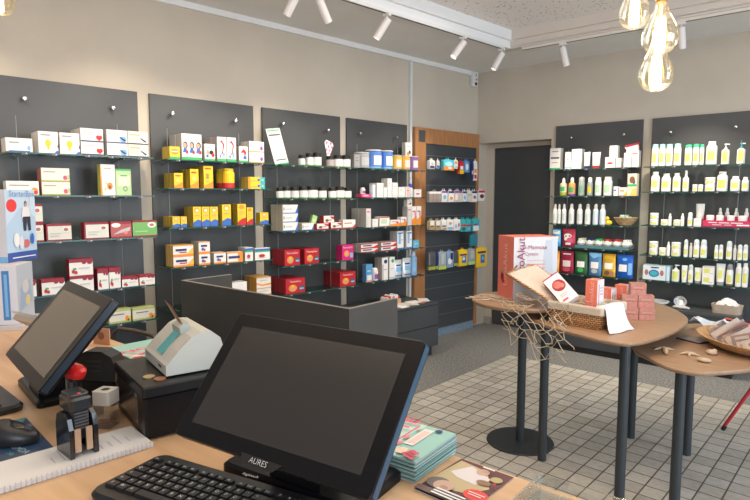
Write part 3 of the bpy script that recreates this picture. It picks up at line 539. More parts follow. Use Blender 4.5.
row('P1',1,[('fruit',6,39,181,dict(d=.08)),('pinkfl',41,69.5,168,dict(st=2,d=.1)),('papaya',100,114.8,164.5,dict(d=.06)),('greenb',115.4,131,169,dict(d=.06))])
row('P1',2,[('redw',18,42.5,204,dict(st=2,d=.07)),('redw',46,71.5,224,dict(d=.07)),('redw',84,108.7,222.5,dict(d=.07)),('redberry',110.6,131.6,221.5,dict(d=.07)),('greenw',132.5,157,220.5,dict(d=.06))])
row('P1',3,[('cherry',12,36.5,281,dict(d=.07)),('cherry',41.5,65,279,dict(d=.07)),('cherry',69,93,259,dict(st=2,d=.07)),('cherry',97.5,108.5,269,dict(d=.12)),('cherry',109,120.5,268,dict(d=.12)),('cherry',122,138.5,277,dict(d=.08)),('cherry',139.5,155,275,dict(d=.08))])
row('P1',4,[('herb',109,131,309.5,dict(d=.08)),('herb',132.5,155,307.5,dict(d=.08))])
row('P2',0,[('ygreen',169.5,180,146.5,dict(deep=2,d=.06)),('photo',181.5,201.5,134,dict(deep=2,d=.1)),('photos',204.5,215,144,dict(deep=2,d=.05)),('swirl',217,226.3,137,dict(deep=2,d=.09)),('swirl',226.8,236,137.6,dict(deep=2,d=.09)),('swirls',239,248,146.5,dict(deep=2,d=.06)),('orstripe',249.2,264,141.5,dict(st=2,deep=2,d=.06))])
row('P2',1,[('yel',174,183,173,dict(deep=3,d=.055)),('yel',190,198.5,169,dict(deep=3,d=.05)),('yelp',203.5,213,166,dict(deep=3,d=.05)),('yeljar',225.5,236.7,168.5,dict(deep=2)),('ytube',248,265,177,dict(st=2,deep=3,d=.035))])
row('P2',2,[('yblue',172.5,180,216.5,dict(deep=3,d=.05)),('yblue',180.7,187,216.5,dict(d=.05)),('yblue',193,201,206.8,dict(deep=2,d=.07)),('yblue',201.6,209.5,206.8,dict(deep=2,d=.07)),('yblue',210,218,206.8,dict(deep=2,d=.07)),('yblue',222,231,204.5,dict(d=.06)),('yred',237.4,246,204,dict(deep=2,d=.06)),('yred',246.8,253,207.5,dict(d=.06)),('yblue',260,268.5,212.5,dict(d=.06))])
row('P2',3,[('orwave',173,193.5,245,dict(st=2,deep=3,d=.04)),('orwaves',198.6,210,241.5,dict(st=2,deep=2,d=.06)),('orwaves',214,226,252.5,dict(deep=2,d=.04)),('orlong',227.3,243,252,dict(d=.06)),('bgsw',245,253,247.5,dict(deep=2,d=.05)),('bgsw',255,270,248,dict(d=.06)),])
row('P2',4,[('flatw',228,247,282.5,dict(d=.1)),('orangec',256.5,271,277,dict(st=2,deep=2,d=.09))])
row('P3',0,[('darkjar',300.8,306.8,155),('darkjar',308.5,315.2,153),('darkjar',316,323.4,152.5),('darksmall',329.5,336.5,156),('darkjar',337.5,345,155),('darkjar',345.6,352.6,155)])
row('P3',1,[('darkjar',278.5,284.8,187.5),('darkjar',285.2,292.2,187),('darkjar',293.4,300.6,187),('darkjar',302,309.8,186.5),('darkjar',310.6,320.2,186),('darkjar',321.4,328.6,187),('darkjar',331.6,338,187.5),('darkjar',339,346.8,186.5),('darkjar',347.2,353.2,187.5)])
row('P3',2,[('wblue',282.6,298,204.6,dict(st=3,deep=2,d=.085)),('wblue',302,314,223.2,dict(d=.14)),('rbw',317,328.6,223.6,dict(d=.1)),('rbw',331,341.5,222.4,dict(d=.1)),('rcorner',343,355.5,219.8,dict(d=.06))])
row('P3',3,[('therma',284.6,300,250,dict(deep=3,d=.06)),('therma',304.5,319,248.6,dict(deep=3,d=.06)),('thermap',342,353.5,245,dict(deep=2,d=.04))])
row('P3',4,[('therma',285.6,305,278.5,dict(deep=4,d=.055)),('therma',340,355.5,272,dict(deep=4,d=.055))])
row('P4',0,[('greycart',354,360.3,154,dict(d=.06)),('silvertub',361,372.5,152),('bluetub',373,385,149.5),('bluetub',385.6,395.6,150.3),('yeltub',396.2,404,155),('yeltub',404.8,412.4,155.6),('purpletub',413,420.2,156)])
row('P4',1,[('pinkc',361.5,371.3,194,dict(d=.08)),('bwc',371.6,375.4,184.7,dict(d=.03)),('wplain',377,383.4,183,dict(d=.05,deep=2)),('wplain',383.8,387,187.5,dict(d=.04)),('wplain',387.5,391.8,178.4,dict(d=.04,deep=2)),('wplain',392.4,397.8,182.6,dict(d=.04)),('wplain',398.4,405,187,dict(d=.05,deep=2)),('pinkw',405.4,409.8,186.6,dict(d=.04)),('bluecap',410.2,413.8,183.3),('rlogo',414.3,421.3,189.3,dict(d=.04))])
row('P4',2,[('greyw',366,371,208.6,dict(deep=2,d=.1)),('wplain',372.5,378,219,dict(d=.06)),('pgw',379.6,389.6,216.6,dict(d=.07)),('orpink',390.4,400.2,220,dict(d=.06)),('orpink',400.8,406.6,217,dict(d=.05)),('greyw',407.5,411.8,206.7,dict(d=.07)),('orpink',412.2,416.4,206.5,dict(d=.07)),('orpink',416.8,421.2,206.2,dict(d=.07))])
row('P4',3,[('tooth',361,378,243.5,dict(st=2,deep=2,d=.06)),('tooth',381.2,396.4,241.6,dict(st=2,deep=2,d=.06)),('bluew',397.3,403.6,231.2,dict(d=.05,deep=2)),('bluew',406.4,412,231,dict(d=.05,deep=2)),('cyanc',413,419,240.2,dict(d=.05))])
row('P4',4,[('bluet',366,372.6,264.3,dict(d=.05)),('purplecap',374.2,380,268),('bdot',382,388,257.6,dict(d=.05,deep=2)),('gdot',389.4,394.8,257,dict(d=.05,deep=2)),('wpouch',395.4,403.2,260),('wpouch',404,412.2,258),('bluebot',413.2,418.6,250.8)])
row('P5',0,[('greenline',550,560.4,148.2,dict(d=.08)),('blueline',565,571,152,dict(d=.05)),('wplain',571.6,581.6,149,dict(d=.09)),('navytube',583,589.4,152),('redtube',590.8,599.4,152),('rlogo',605,615,157,dict(d=.08)),('wplain',615.6,621,158,dict(d=.06)),('wplain',623.8,631.4,152.7,dict(d=.07)),('greyw',632,639,150.5,dict(d=.07))])
row('P5',1,[('shampoo',558.8,565.8,177.8),('shampoo2',567.4,574.4,177),('shampoo3',577.5,583.8,176.7),('shampoo4',586.4,592,177),('shampoo5',594.2,600.6,177.2),('shampoo5',602.5,611.2,176.8),('soapb',613.4,618,186.4,dict(d=.06)),('orband',618.6,626.8,187.4,dict(d=.05)),('hand',627.6,637,173.6,dict(d=.07))])
row('P5',2,[('can',552.2,556.6,203.8),('can',557,560.4,204),('can',561.2,565.6,203.8),('can',568,573.4,203.6),('can',576.2,581.8,203.8),('can',584.2,589.8,203.8),('canblue',592.2,597.8,203.8),('canblue',599,605,204)])
row('P5',3,[('bpouch',551.4,560,229),('rpouch',561.8,574.8,229)])
row('P5',4,[('opouch',551.8,558.8,251),('redp',560,573,251.3),('greenp',574.4,587,252),('bluep',588.2,601,253),('yelp2',602,615.2,254),('cbluep',616.4,632.8,255)])
row('P6',0,[('limeteal',651,658,144.2),('limeteal',658.4,665,144.2),('limeteal',665.4,672.4,144),('limeteal',673.2,680.8,143.6),('limegreen',684.2,691.8,144.8),('limegreen',692.4,699.2,144),('limegreen',699.6,704,144.4),('bigw',705.4,717,141.2),('limepump',721,729.4,143.4),('limepumpt',736.6,745.2,142.6)])
row('P6',1,[('limejar',650.2,659,171.8),('limejar',660.6,670.2,173.4),('limejar',672,680.2,173),('limespray',682.4,688.8,170.3),('limetub',691.8,697,184.4),('limetub',697.4,702.6,184.4),('limetub',704,714.6,177.2,dict(st=2)),('bigw',716.2,727.4,171.6),('limejar',729.8,739.8,176.2),('limejar',741.2,748.6,177)])
row('P6',2,[('limetub',649,657.6,213,dict(st=2)),('limetub',659.8,667.6,219.6),('slimw',668,671.4,213.4),('limetub',672.4,680,219.8),('slimw',680.4,684,213.4),('limeroll',687.2,692.4,212.2),('wplain',693.4,701.2,218.4,dict(d=.06))])
row('P6',3,[('limetub',648.2,657,241.5,dict(st=2)),('limetub',658,665.6,247.8),('slimw',666.4,669.8,241.6),('limetub',670.4,680,242.4,dict(st=2)),('limeroll',683.5,688,239.4),('slimgrey',689,692.2,242.8),('limeroll',693,699.2,239.3),('limeroll',700,706.8,239.5),('limeroll',714,718.2,244.8),('limeroll',718.5,723,244.6),('limeroll',726,732.2,241),('slimgrey',733,736.4,245),('limeroll',737.2,742.4,244.6),('limeroll',742.8,748,244.6)])
row('P6',4,[('wipes',642.8,669.6,265.6,dict(d=.12)),('limepump',671.2,679,265),('limetube',680.8,687.2,265.6),('limeroll',687.8,693,264.6),('limetubeg',693.6,701.4,268),('limew',702.2,714.2,266.4,dict(st=2,d=.07)),('limetubeg',715.4,725,264),('limebrown',726,733.2,264),('bigw',735.4,741.6,263.4),('bigw',742,748.4,263.4)])
#MORE
def px_w(kind, x0, x1, yt, D, zb, label, d=.05, rot=None, h=None):     # single product on a left-wall plane
    s0 = onw(x0, yt, D)[0]; s1 = onw(x1, yt, D)[0]; hh = h or onw((x0+x1)/2, yt, D)[2]-zb; p = LW((s0+s1)/2, D-d/2, zb)
    return place(kind, s1-s0, hh, d, p, WL, label, rot)
px_w('rbw', 323.8, 334, 215.8, -3.86, 1.268+.0488, 'white carton with red band lying atop two others, third panel', .06)
zt_ = PS['P3'][2][2]
place('gfan', .05, .075, .03, LW(2.915, -3.90, zt_+.048), WL, 'small green and white carton leaning over on third shelf, third panel', rot=(0, R(18), WL))
px_w('purplecap', 362, 366.2, 187.4, -3.87, PS['P4'][2][1]+.026, 'small tube standing on flat pink carton, fourth panel', .04)
px_w('tallw', 405.5, 412, 142.6, -3.97, 1.807, 'tall white carton with orange spot behind the yellow tubs', .05)
px_w('tallw', 407.4, 412.2, 199.5, -3.85, PS['P4'][2][2]+.137, 'small carton on top of pink and white cartons, fourth panel', .05)
px_w('bgsw', 252, 264, 242.4, -3.93, PS['P2'][2][3]+.085, 'white carton with blue top, standing behind and above its twin, second wall panel', .05) if False else None
def px_b(kind, x0, x1, yt, Y, zb, label, d=.05):
    a = ony(x0, yt, Y)[0]; b = ony(x1, yt, Y)[0]; h = ony((x0+x1)/2, yt, Y)[2]-zb; return place(kind, b-a, h, d, ((a+b)/2, Y+d/2, zb), 0, label)
px_b('wplain', 609.8, 617.8, 145.6, 5.71, 1.9085, 'upright white carton stacked on carton with red logo, panel beside door', .06)
# gift sack with red band on P5 top shelf
bg = thing('refill_pouch', 'white pouch with wide red top band leaning above grey carton', 'pouch', (-1.615, 5.83, 1.826), 0)
link('sack', MB().loft([[(-.05,-.03,0),(.05,-.03,0),(.05,.03,0),(-.05,.03,0)],[(-.055,-.03,.12),(.055,-.03,.12),(.055,.03,.12),(-.055,.03,.12)],[(-.055,-.02,.17),(.05,-.02,.185),(.05,.02,.185),(-.055,.02,.17)],[(-.075,-.012,.195),(.05,-.012,.225),(.05,.012,.225),(-.075,.012,.195)]], 'white'), bg)
link('band', MB().loft([[(-.06,-.014,.185),(.054,-.014,.207),(.054,.014,.207),(-.06,.014,.185)],[(-.075,-.013,.215),(.056,-.013,.237),(.056,.013,.237),(-.075,.013,.215)]], (.45,.02,.06)), bg)
# leaflet sign, fan card
p = LW(2.60, -3.87, 1.8055)
sg = thing('leaflet_stand', 'white leaflet in clear stand leaning at left end of top shelf, third panel', 'sign', p, WL)
m = MB(); m.T = Matrix.Rotation(R(-9), 4, 'Y') @ Matrix.Rotation(R(-12), 4, 'X'); m.box(-.065, .065, 0, .003, .005, .295, 'white'); m.decals([('r',.04,.93,.96,.97,'green'),('r',.08,.8,.92,.85,'ink'),('r',.3,.7,.7,.72,'lgrey'),('r',.15,.3,.85,.31,'lgrey'),('r',.15,.36,.85,.37,'lgrey'),('r',.15,.12,.9,.15,'ink'),('r',0,0,1,.04,'green')], .13, .295, 0); link('leaflet', m, sg)
m = MB(); m.T = Matrix.Rotation(R(-9), 4, 'Y') @ Matrix.Rotation(R(-12), 4, 'X'); m.box(-.067, .067, .0035, .006, 0, .30, M_CLEAR); m.T = Matrix.Identity(4); m.box(-.067, .067, 0, .07, 0, .003, M_CLEAR); link('acrylic_holder', m, sg)
fn = thing('price_fan', 'fan card with magenta and white checks above small jar, third panel', 'card', LW(3.075, -3.89, 1.8055), WL)
m = MB(); m.T = Matrix.Rotation(R(8), 4, 'Y')
m.add([(0,0,.06),(.045,0,.19),(.025,0,.215),(-.04,0,.225),(-.055,0,.20)], [(0,1,2,3,4)], 'white')
for i in range(4):
    for j in range(4): 
        if (i+j) % 2: 
            u = -.045+.024*i; z = .10+.03*j; kx = .35+.65*(z-.06)/.15; m.add([(u*kx,-.001,z),((u+.02)*kx,-.001,z+.004),((u+.02)*kx,-.001,z+.026),(u*kx,-.001,z+.022)], [(0,1,2,3)], 'pink')
link('card', m, fn); link('clip_stem', MB().tube([(0,.004,0),(0,.004,.12)], .003, 'grey').cyl(0,.004,0,.004,.018,'grey'), fn)
# bowl, duck, soap tray on P5; display tray on P6
z = PS['P5'][2][2]+.001
x0 = ony(612.5, 218, 5.76)[0]; x1 = ony(637, 218, 5.76)[0]
bw = thing('straw_bowl', 'shallow woven straw bowl on third shelf of the panel beside the door', 'bowl', ((x0+x1)/2, 5.80, z)); r = (x1-x0)/2
link('bowl_body', MB().lathe([(0,.0),(r*.5,0),(r*.75,.03),(r,.075),(r*.97,.077),(r*.7,.035),(r*.45,.012),(0,.012)], M_STRAW, 28), bw)
for i in range(7):
    a = i*.9; rr_ = r*.45*(i % 3)/2
    o = link('wrapped_soap', MB().box(-.028,.028,-.018,.018,0,.022,['white','mint','lgreen','white'][i % 4],.004), None, ((x0+x1)/2+rr_*math.cos(a), 5.80+rr_*math.sin(a), z+.055+.006*(i % 3)+.012*(i//3)), a); tag(o, ['white','mint green','pale green','white'][i % 4]+' wrapped soap piled in the straw bowl beside the rubber duck', 'soap', 'wrapped soaps in the straw bowl')
p = ony(608, 218, 5.74); dk = thing('rubber_duck', 'yellow rubber duck on third shelf beside the straw bowl', 'toy duck', (p[0], 5.76, z), R(20))
m = MB(); m.ell((0,0,.022),(.036,.026,.023),'yellow'); m.ell((-.014,0,.062),(.021,.02,.021),'yellow'); m.add([(.02,-.015,.03),(.02,.015,.03),(.05,0,.05)],[(0,1,2)],'yellow'); link('duck_body', m, dk)
link('beak', MB().ell((-.036,0,.058),(.012,.011,.005),'orange'), dk)
for s_ in (-1,1): link('eye', MB().ell((-.028,.012*s_,.068),(.004,.004,.004),'black',8,5), dk)
z = PS['P5'][2][3]+.001; x0 = ony(574.8, 245, 5.70)[0]; x1 = ony(629, 245, 5.70)[0]
ty = thing('soap_tray', 'clear tray with teal rim on fourth shelf of panel beside door', 'tray', ((x0+x1)/2, 5.79, z)); w = x1-x0
link('tray_base', MB().box(-w/2, w/2, -.09, .09, 0, .006, (.10,.2,.22)), ty); link('tray_wall', MB().box(-w/2, w/2, -.092, -.09, 0, .045, M_CLEAR).box(-w/2, w/2, .09, .092, 0, .045, M_CLEAR).box(-w/2-.002, -w/2, -.09, .09, 0, .045, M_CLEAR).box(w/2, w/2+.002, -.09, .09, 0, .045, M_CLEAR).box(-w/2, w/2, -.095, -.0925, .0, .028, (.08,.2,.24)), ty)
SB = ['cream','navy','green','red','red','white']; 
for i in range(6):
    for j in range(2):
        xx = (x0+x1)/2-w/2+w*(i+.5)/6
        m = MB(); m.ell((0,0,.038),(w/12.5,.033,.036),'white',12,6); m.box(-w/20,w/20,-.014,.014,.058,.085,SB[i],.004)
        o = link('soap_pack', m, None, (xx, 5.755+.072*j, z+.007)); tag(o, 'small white soap pack with %s knot, %s column %s row of the tray' % (SB[i], ORD[i], ['front','back'][j]), 'soap', 'soap packs in the glass tray')
z = PS['P6'][2][2]+.001; x0 = ony(702.4, 222, 5.68)[0]; x1 = ony(752, 222, 5.68)[0]; w = x1-x0
dt = thing('display_tray', 'crimson cardboard display tray with white lettering, third shelf rightmost panel', 'display tray', ((x0+x1)/2, 5.69, z))
m = MB(); m.box(-w/2, w/2, 0, .004, 0, .058, (.55,.03,.12)).box(-w/2, w/2, .12, .124, 0, .09, (.55,.03,.12)).box(-w/2, w/2, 0, .12, 0, .003, (.45,.03,.1)); m.add([(-w/2,0,0),(-w/2,.12,0),(-w/2,.12,.12),(-w/2,0,.06)],[(0,1,2,3)],(.5,.03,.11)); m.add([(w/2,0,0),(w/2,.12,0),(w/2,.12,.12),(w/2,0,.06)],[(0,1,2,3)],(.5,.03,.11))
m.decals([('r',.12,.62,.3,.74,'white'),('r',.34,.6,.55,.72,'white'),('r',.58,.6,.82,.72,'white'),('r',.2,.3,.4,.4,'offw'),('r',.45,.3,.6,.4,'offw'),('r',.7,.26,.95,.46,'white')], w, .058, 0); link('tray_shell', m, dt)
for i, (a, b) in enumerate(((705.4,714),(715.4,723.6),(726.4,734.6),(737.4,747.6))):
    xa = ony(a, 215, 5.70)[0]; xb = ony(b, 215, 5.70)[0]; place('limetub', xb-xa-.004, .098, .07, ((xa+xb)/2, 5.735, z+.004), 0, 'white cream jar with lime label, %s in the crimson display tray' % ORD[i])
for i, a in enumerate((719.5, 726.6, 735.8, 746)):
    xa = ony(a, 212, 5.80)[0]; place('slimw', .035, .165, .035, (xa, 5.838, z+.001), 0, 'slim white bottle behind the crimson display tray, %s from the left' % ORD[i])
px_b('wtube', 695.6, 704, 207.6, 5.74, z+.0735, 'white tube standing on small white carton left of crimson tray', .05) if False else place('wtube', .07, .20, .05, (ony(700, 212, 5.79)[0], 5.80, z), 0, 'white tube behind small white carton left of crimson tray')

# ------------------------------------------------------------------ slat wall with hooks
S0, S1 = 4.345, 5.43; DS = 4.04
sw = thing('slat_wall', 'tall orange wood framed slat wall with grey slotted panel and hooks', 'shelf unit', LW((S0+S1)/2, -4.10), WL); w = S1-S0
link('post', MB().box(-w/2, -w/2+.165, -.065, 0, .04, 2.262, M_ORANGE), sw); link('post', MB().box(w/2-.045, w/2, -.065, 0, .04, 2.262, M_ORANGE), sw)
link('header', MB().box(-w/2+.165, w/2-.045, -.065, 0, 2.105, 2.262, M_ORANGE), sw); link('corner_inlay', MB().box(-w/2+.05, -w/2+.15, -.0665, -.064, 2.115, 2.235, M_PANEL), sw)
m = MB(); sz = [2.105, 1.978, 1.83, 1.665, 1.50, 1.335, 1.17, 1.005, .85, .695, .545, .39, .235, .085]; x0 = -w/2+.165; x1 = w/2-.045
for a, b in zip(sz, sz[1:]): m.box(x0, x1, -.055, 0, b+.008, a, M_DARK)
m.box(x0, x1, -.046, 0, .085, 2.1, M_BLK)
link('slat_panel', m, sw)
m = MB()
for a in sz[1:]: m.box(x0, x1, -.0555, -.047, a+.0005, a+.0075, mat((.20,.22,.24), .35, .5))
link('slot_profile', m, sw)
link('kick_plate', MB().box(x0, x1, -.05, -.0, 0, .085, noisy('kick_steel', (.16,.23,.30), (.24,.32,.40), 40, .4, 0)), sw)
def hanger(x0, x1, y0, y1, name, base, dec, label, D=-3.86, deep=3, hz=None):
    a = onw(x0, y0, D); b = onw(x1, y1, D); h = a[2]-b[2]; w = b[0]-a[0]-.004; c = (a[0]+b[0])/2; zt = a[2]; key = (name, round(w,3), round(h,3))
    d = -D-4.045
    link('peg_hook', MB().tube([(c-(S0+S1)/2, -.056, zt-.008+.004), (c-(S0+S1)/2, D+4.10-.03, zt-.008+.004), (c-(S0+S1)/2, D+4.10-.035, zt+.008)], .0025, M_STEEL, 6), sw)
    for q in range(deep):
        m = MB(); hb = h-.026
        m.loft([[(-w/2,-.004,0),(w/2,-.004,0),(w/2,.004,0),(-w/2,.004,0)],[(-w/2,-.009,hb*.3),(w/2,-.009,hb*.3),(w/2,.009,hb*.3),(-w/2,.009,hb*.3)],[(-w/2,-.008,hb*.8),(w/2,-.008,hb*.8),(w/2,.008,hb*.8),(-w/2,.008,hb*.8)],[(-w/2,-.002,hb),(w/2,-.002,hb),(w/2,.002,hb),(-w/2,.002,hb)]], base)
        m.decals(dec, w, hb, -.009)
        hd = MB(); hd.add([(-w*.3,0,hb),(-.006,0,h-.016),(-.006,0,h-.004),(0,0,h),(.006,0,h-.004),(.006,0,h-.016),(w*.3,0,hb)], [(0,1,5,6),(1,2,4,5),(2,3,4)], mat(base if isinstance(base, tuple) else PAL.get(base, (.5,.5,.5)), .5))
        p = LW(c, D-.022*q, zt-h); o = link('hanging_pack', m, None, p, WL); tag(o, label if q == 0 else label+(', directly behind' if q == 1 else ', hindmost'), 'hanging pack', 'packs hanging on the slat wall')
        link('hang_tab', hd, o)
HG = [  # row A
 (429,434.4,157.6,169,'a','white',[('r',.1,.1,.9,.35,'navy'),('e',.5,.6,.3,.2,'lgrey')],'small white and navy pack hanging leftmost in top hook row'),
 (436,439.2,158,168.6,'b','offw',[('r',.1,.1,.9,.4,'blue')],'narrow white and blue pack second in top hook row'),
 (443,453.4,157,170.6,'c',(.08,.55,.68),[('r',0,0,1,.35,'orange'),('e',.5,.6,.36,.22,(.5,.8,.85)),('e',.6,.22,.2,.1,'white')],'cyan and orange pouch hanging in the top hook row'),
 (453.8,457.4,157.4,168.8,'d','white',[('e',.4,.7,.3,.15,'orange'),('r',.1,.1,.9,.25,'lgrey')],'white pack with orange spot in top hook row'),
 (459,463.2,159.2,174,'e','red',[('r',0,0,1,.3,'yellow'),('r',.15,.35,.85,.65,'white')],'red and yellow pack hanging in the top hook row'),
 (463.8,468.8,158.6,172.6,'f',(.1,.28,.6),[('e',.5,.5,.3,.3,'white'),('r',.1,.1,.6,.2,'lblue')],'blue and white pack hanging in the top hook row'),
 (471,473,158.8,180,'g','navy',[('r',.1,.3,.9,.5,'lgrey')],'narrow navy pack near right end of top hook row'),
 (473.4,476.6,158.8,180.6,'h','white',[('r',.1,.1,.8,.3,'red'),('r',.1,.4,.8,.6,'orange')],'narrow white pack with red print, right end of top row'),
 # row B
 (428.6,440.8,189,202.2,'i',(.36,.30,.27),[('r',0,.8,1,1,'white'),('r',.3,0,.33,.8,'brown'),('r',.6,0,.63,.8,'brown')],'brown and white boxed pack leftmost in second hook row'),
 (441.2,447,188.4,202,'j','white',[('r',0,.82,1,1,'purple'),('e',.5,.45,.3,.2,'lblue')],'white blister pack with purple top in second hook row, after brown pack'),
 (448,453.4,188.6,202,'k','white',[('r',0,.82,1,1,'navy'),('e',.5,.35,.3,.15,'orange')],'white blister pack with orange spot in second hook row'),
 (453.8,461.6,188.4,202,'l',(.6,.54,.5),[('r',0,.82,1,1,'purple'),('r',.1,.2,.4,.7,'white')],'wide beige blister pack with purple top in second hook row'),
 (462.2,466.2,189,201.6,'m','white',[('r',0,.82,1,1,'navy'),('e',.5,.4,.3,.2,'lblue')],'white blister pack with navy top in second hook row'),
 (466.8,471.2,188.2,201.6,'n',(.7,.66,.6),[('r',.1,.5,.9,.7,'lgrey')],'pale blister pack in second hook row beside navy topped one'),
 (471.6,476.6,188.8,202,'o','white',[('r',0,.82,1,1,'navy'),('e',.5,.45,.3,.16,'rose')],'white blister pack with rose picture in second hook row'),
 (478,484,188.2,200.8,'p','white',[('r',0,.8,1,1,'red'),('e',.55,.45,.36,.2,'maroon')],'white blister pack with red top, rightmost of second hook row'),
 # row C
 (429,434.2,218,229.8,'q','tan',[('r',.1,.5,.9,.95,'white'),('r',.15,.3,.8,.42,'brown')],'tan and white pack leftmost in third hook row'),
 (435,440.2,218,230,'r','tan',[('r',.1,.5,.9,.95,'white'),('r',.15,.3,.8,.42,'brown')],'tan and white pack second in third hook row'),
 (441,446,217.6,229.6,'s','white',[('r',.1,.3,.9,.45,'brown'),('r',.1,.05,.9,.2,'tan')],'white pack with brown stripe in third hook row'),
 (446.6,452.8,217.4,230,'t','white',[('r',.1,.1,.9,.3,'lblue'),('e',.5,.65,.25,.15,'tan')],'white pack with pale blue print in third hook row'),
 (453.4,459.8,217.2,230.2,'u','white',[('e',.3,.4,.15,.2,'lblue'),('e',.75,.5,.12,.2,'red')],'white pack with blue and red dots in third hook row'),
 (460.8,465.4,217,231.4,'v','teal',[('r',0,.45,1,.58,'red'),('r',.2,.1,.8,.35,'dgrey')],'teal pack with red band, left of its twin, third hook row'),
 (465.8,470.4,217,231.4,'w','teal',[('r',0,.45,1,.58,'red'),('r',.2,.1,.8,.35,'lblue')],'teal pack with red band, right of its twin, third hook row'),
 (472,479,216.6,231,'x','teal',[('r',.1,.05,.9,.45,'white'),('r',.1,.48,.7,.62,'purple')],'teal and white pack rightmost of third hook row'),
 (470,477,232.6,245.4,'y',(.03,.22,.28),[],'dark teal pouch hanging alone below the third hook row'),
 # row D
 (427.8,435.2,250,269.4,'z','dgrey',[('r',0,0,1,.18,'olive'),('r',.1,.3,.2,.9,'grey')],'black pack with olive base leftmost in lowest hook row'),
 (435.6,437.8,249.6,268.6,'A','navy',[('r',0,0,1,.18,'olive')],'narrow navy pack in lowest hook row'),
 (438.4,445.8,250,268.8,'B',(.3,.38,.42),[('r',0,0,1,.18,(.45,.6,.05)),('r',.3,.3,.7,.9,'lgrey')],'grey green pack with lime base in lowest hook row, beside slanted one'),
 (446.6,453,249.4,267,'C',(.25,.35,.55),[('e',.4,.4,.3,.2,'white'),('r',.5,.5,.9,.9,'navy')],'slate blue pack with white print in lowest hook row'),
 (453.6,457.8,249,265.4,'D','dgrey',[('r',0,0,1,.18,'olive')],'black pack with olive base left of the yellow pack'),
 (458.6,466.8,248,265.4,'E','yellow',[('r',.35,.2,.85,.6,'blue'),('r',.1,.65,.9,.75,'navy'),('e',.55,.45,.15,.1,'white')],'yellow pack with blue picture in lowest hook row'),
 (467.8,474.4,247,264,'F',(.3,.36,.38),[('r',0,0,1,.2,'lgreen'),('r',.3,.4,.8,.9,'lgrey')],'grey pack with green base in lowest hook row'),
 (476,486,246,266,'G','yellow',[('r',.4,.2,.8,.65,'blue'),('r',.1,.72,.9,.82,'navy'),('e',.6,.45,.12,.1,'lblue')],'yellow pack with blue picture sticking out at right end, lowest hook row')]
for g in HG: hanger(*g, deep=1 if g[1]-g[0] < 4 or g[4] in 'yG' else 2)

# ------------------------------------------------------------------ drawer cabinets under the left panels, bench under the back panels
def cabinet(sa, sb, label):
    t = thing('drawer_cabinet', label, 'cabinet', LW((sa+sb)/2, -4.10), WL, 'low dark drawer cabinets along the left wall'); w = sb-sa
    link('carcass', MB().box(-w/2, w/2, -.52, -.03, .10, .508, M_DARK), t); link('top', MB().box(-w/2, w/2, -.55, -.03, .51, .53, M_DARK), t)
    link('plinth', MB().box(-w/2+.02, w/2-.03, -.49, -.05, 0, .10, mat((.03,.04,.05), .5)), t)
    for a, b in ((.105, .300), (.306, .505)): link('drawer_front', MB().box(-w/2+.002, w/2-.002, -.5495, -.5205, a, b, M_DARK), t)
cabinet(3.44, 4.17, 'low dark two-drawer cabinet below the fourth wall panel, beside the slat wall')
cabinet(2.55, 3.43, 'low dark drawer cabinet hidden behind the grey counter screen')
bn = thing('low_bench', 'low dark bench shelf along the back wall beneath the glass shelves', 'bench', (-1.50, YB, 0))
link('bench_top', MB().box(-.86, .86, -.43, -.022, .52, .545, M_DARK), bn); link('front_panel', MB().box(-.85, .85, -.41, -.022, .06, .52, M_DARK), bn); link('plinth', MB().box(-.83, .83, -.39, -.022, 0, .06, M_BLK), bn)
zb = .546
m = MB(); m.loft([[(*q, 0) for q in rrect(-.105,.105,-.06,.06,.03)], [(*q, .075) for q in rrect(-.115,.115,-.07,.07,.035)], [(*q, .075) for q in rrect(-.10,.10,-.056,.056,.03)], [(*q, .01) for q in rrect(-.095,.095,-.05,.05,.025)]], noisy('pale_wood_tray', (.42,.33,.25), (.50,.40,.31), 12, .6, 0))
o = link('wooden_tray', m, None, (-.745, 5.66, zb), R(-4)); tag(o, 'pale wooden tray with rounded corners on the low dark bench', 'tray')
m = MB(); n = 9; v = []
rnd = random.Random(3)
for i in range(n):
    for j in range(n): u = i/(n-1)*2-1; q = j/(n-1)*2-1; v.append((u*.085, q*.045, .06+.045*(1-u*u)*(1-q*q)+rnd.uniform(-.012,.03)))
m.add(v, [(i*n+j, (i+1)*n+j, (i+1)*n+j+1, i*n+j+1) for i in range(n-1) for j in range(n-1)], (.7,.71,.73)); o = link('tissue_paper', m, None, (-.745, 5.66, zb), R(-4)); tag(o, 'crumpled white tissue paper filling the pale wooden tray', 'paper')
m = MB(); m.T = Matrix.Translation((0,0,.054)) @ Matrix.Rotation(R(62), 4, 'X') @ Matrix.Rotation(R(15), 4, 'Y'); m.lathe([(0,-.022),(.03,-.018),(.046,-.006),(.054,.008),(.052,.010),(.042,-.003),(.026,-.014),(0,-.017)], mat((.62,.63,.65), .25, .8), 24)
o = link('silver_dish', m, None, (-1.11, 5.66, zb)); tag(o, 'silver dish tipped on its edge on the low dark bench', 'dish')
m = MB(); m.tube([(-.05,-.02,.012),(-.02,-.04,.02),(.02,-.03,.012),(.05,-.045,.02),(.08,-.03,.012)], [.012,.014,.011,.013,.008], (.5,.5,.5), 8); o = link('cotton_cloth', m, None, (-1.10, 5.63, zb)); tag(o, 'grey crumpled cloth in front of the tipped silver dish', 'cloth')
m = MB(); m.lathe([(0,0),(.06,0),(.11,.02),(.115,.035),(.11,.036),(.06,.008),(0,.008)], mat((.7,.72,.74), .3), 24); o = link('white_dish', m, None, (-1.32, 5.70, zb)); tag(o, 'shallow white dish on bench, behind the stack of pink soap boxes', 'dish')
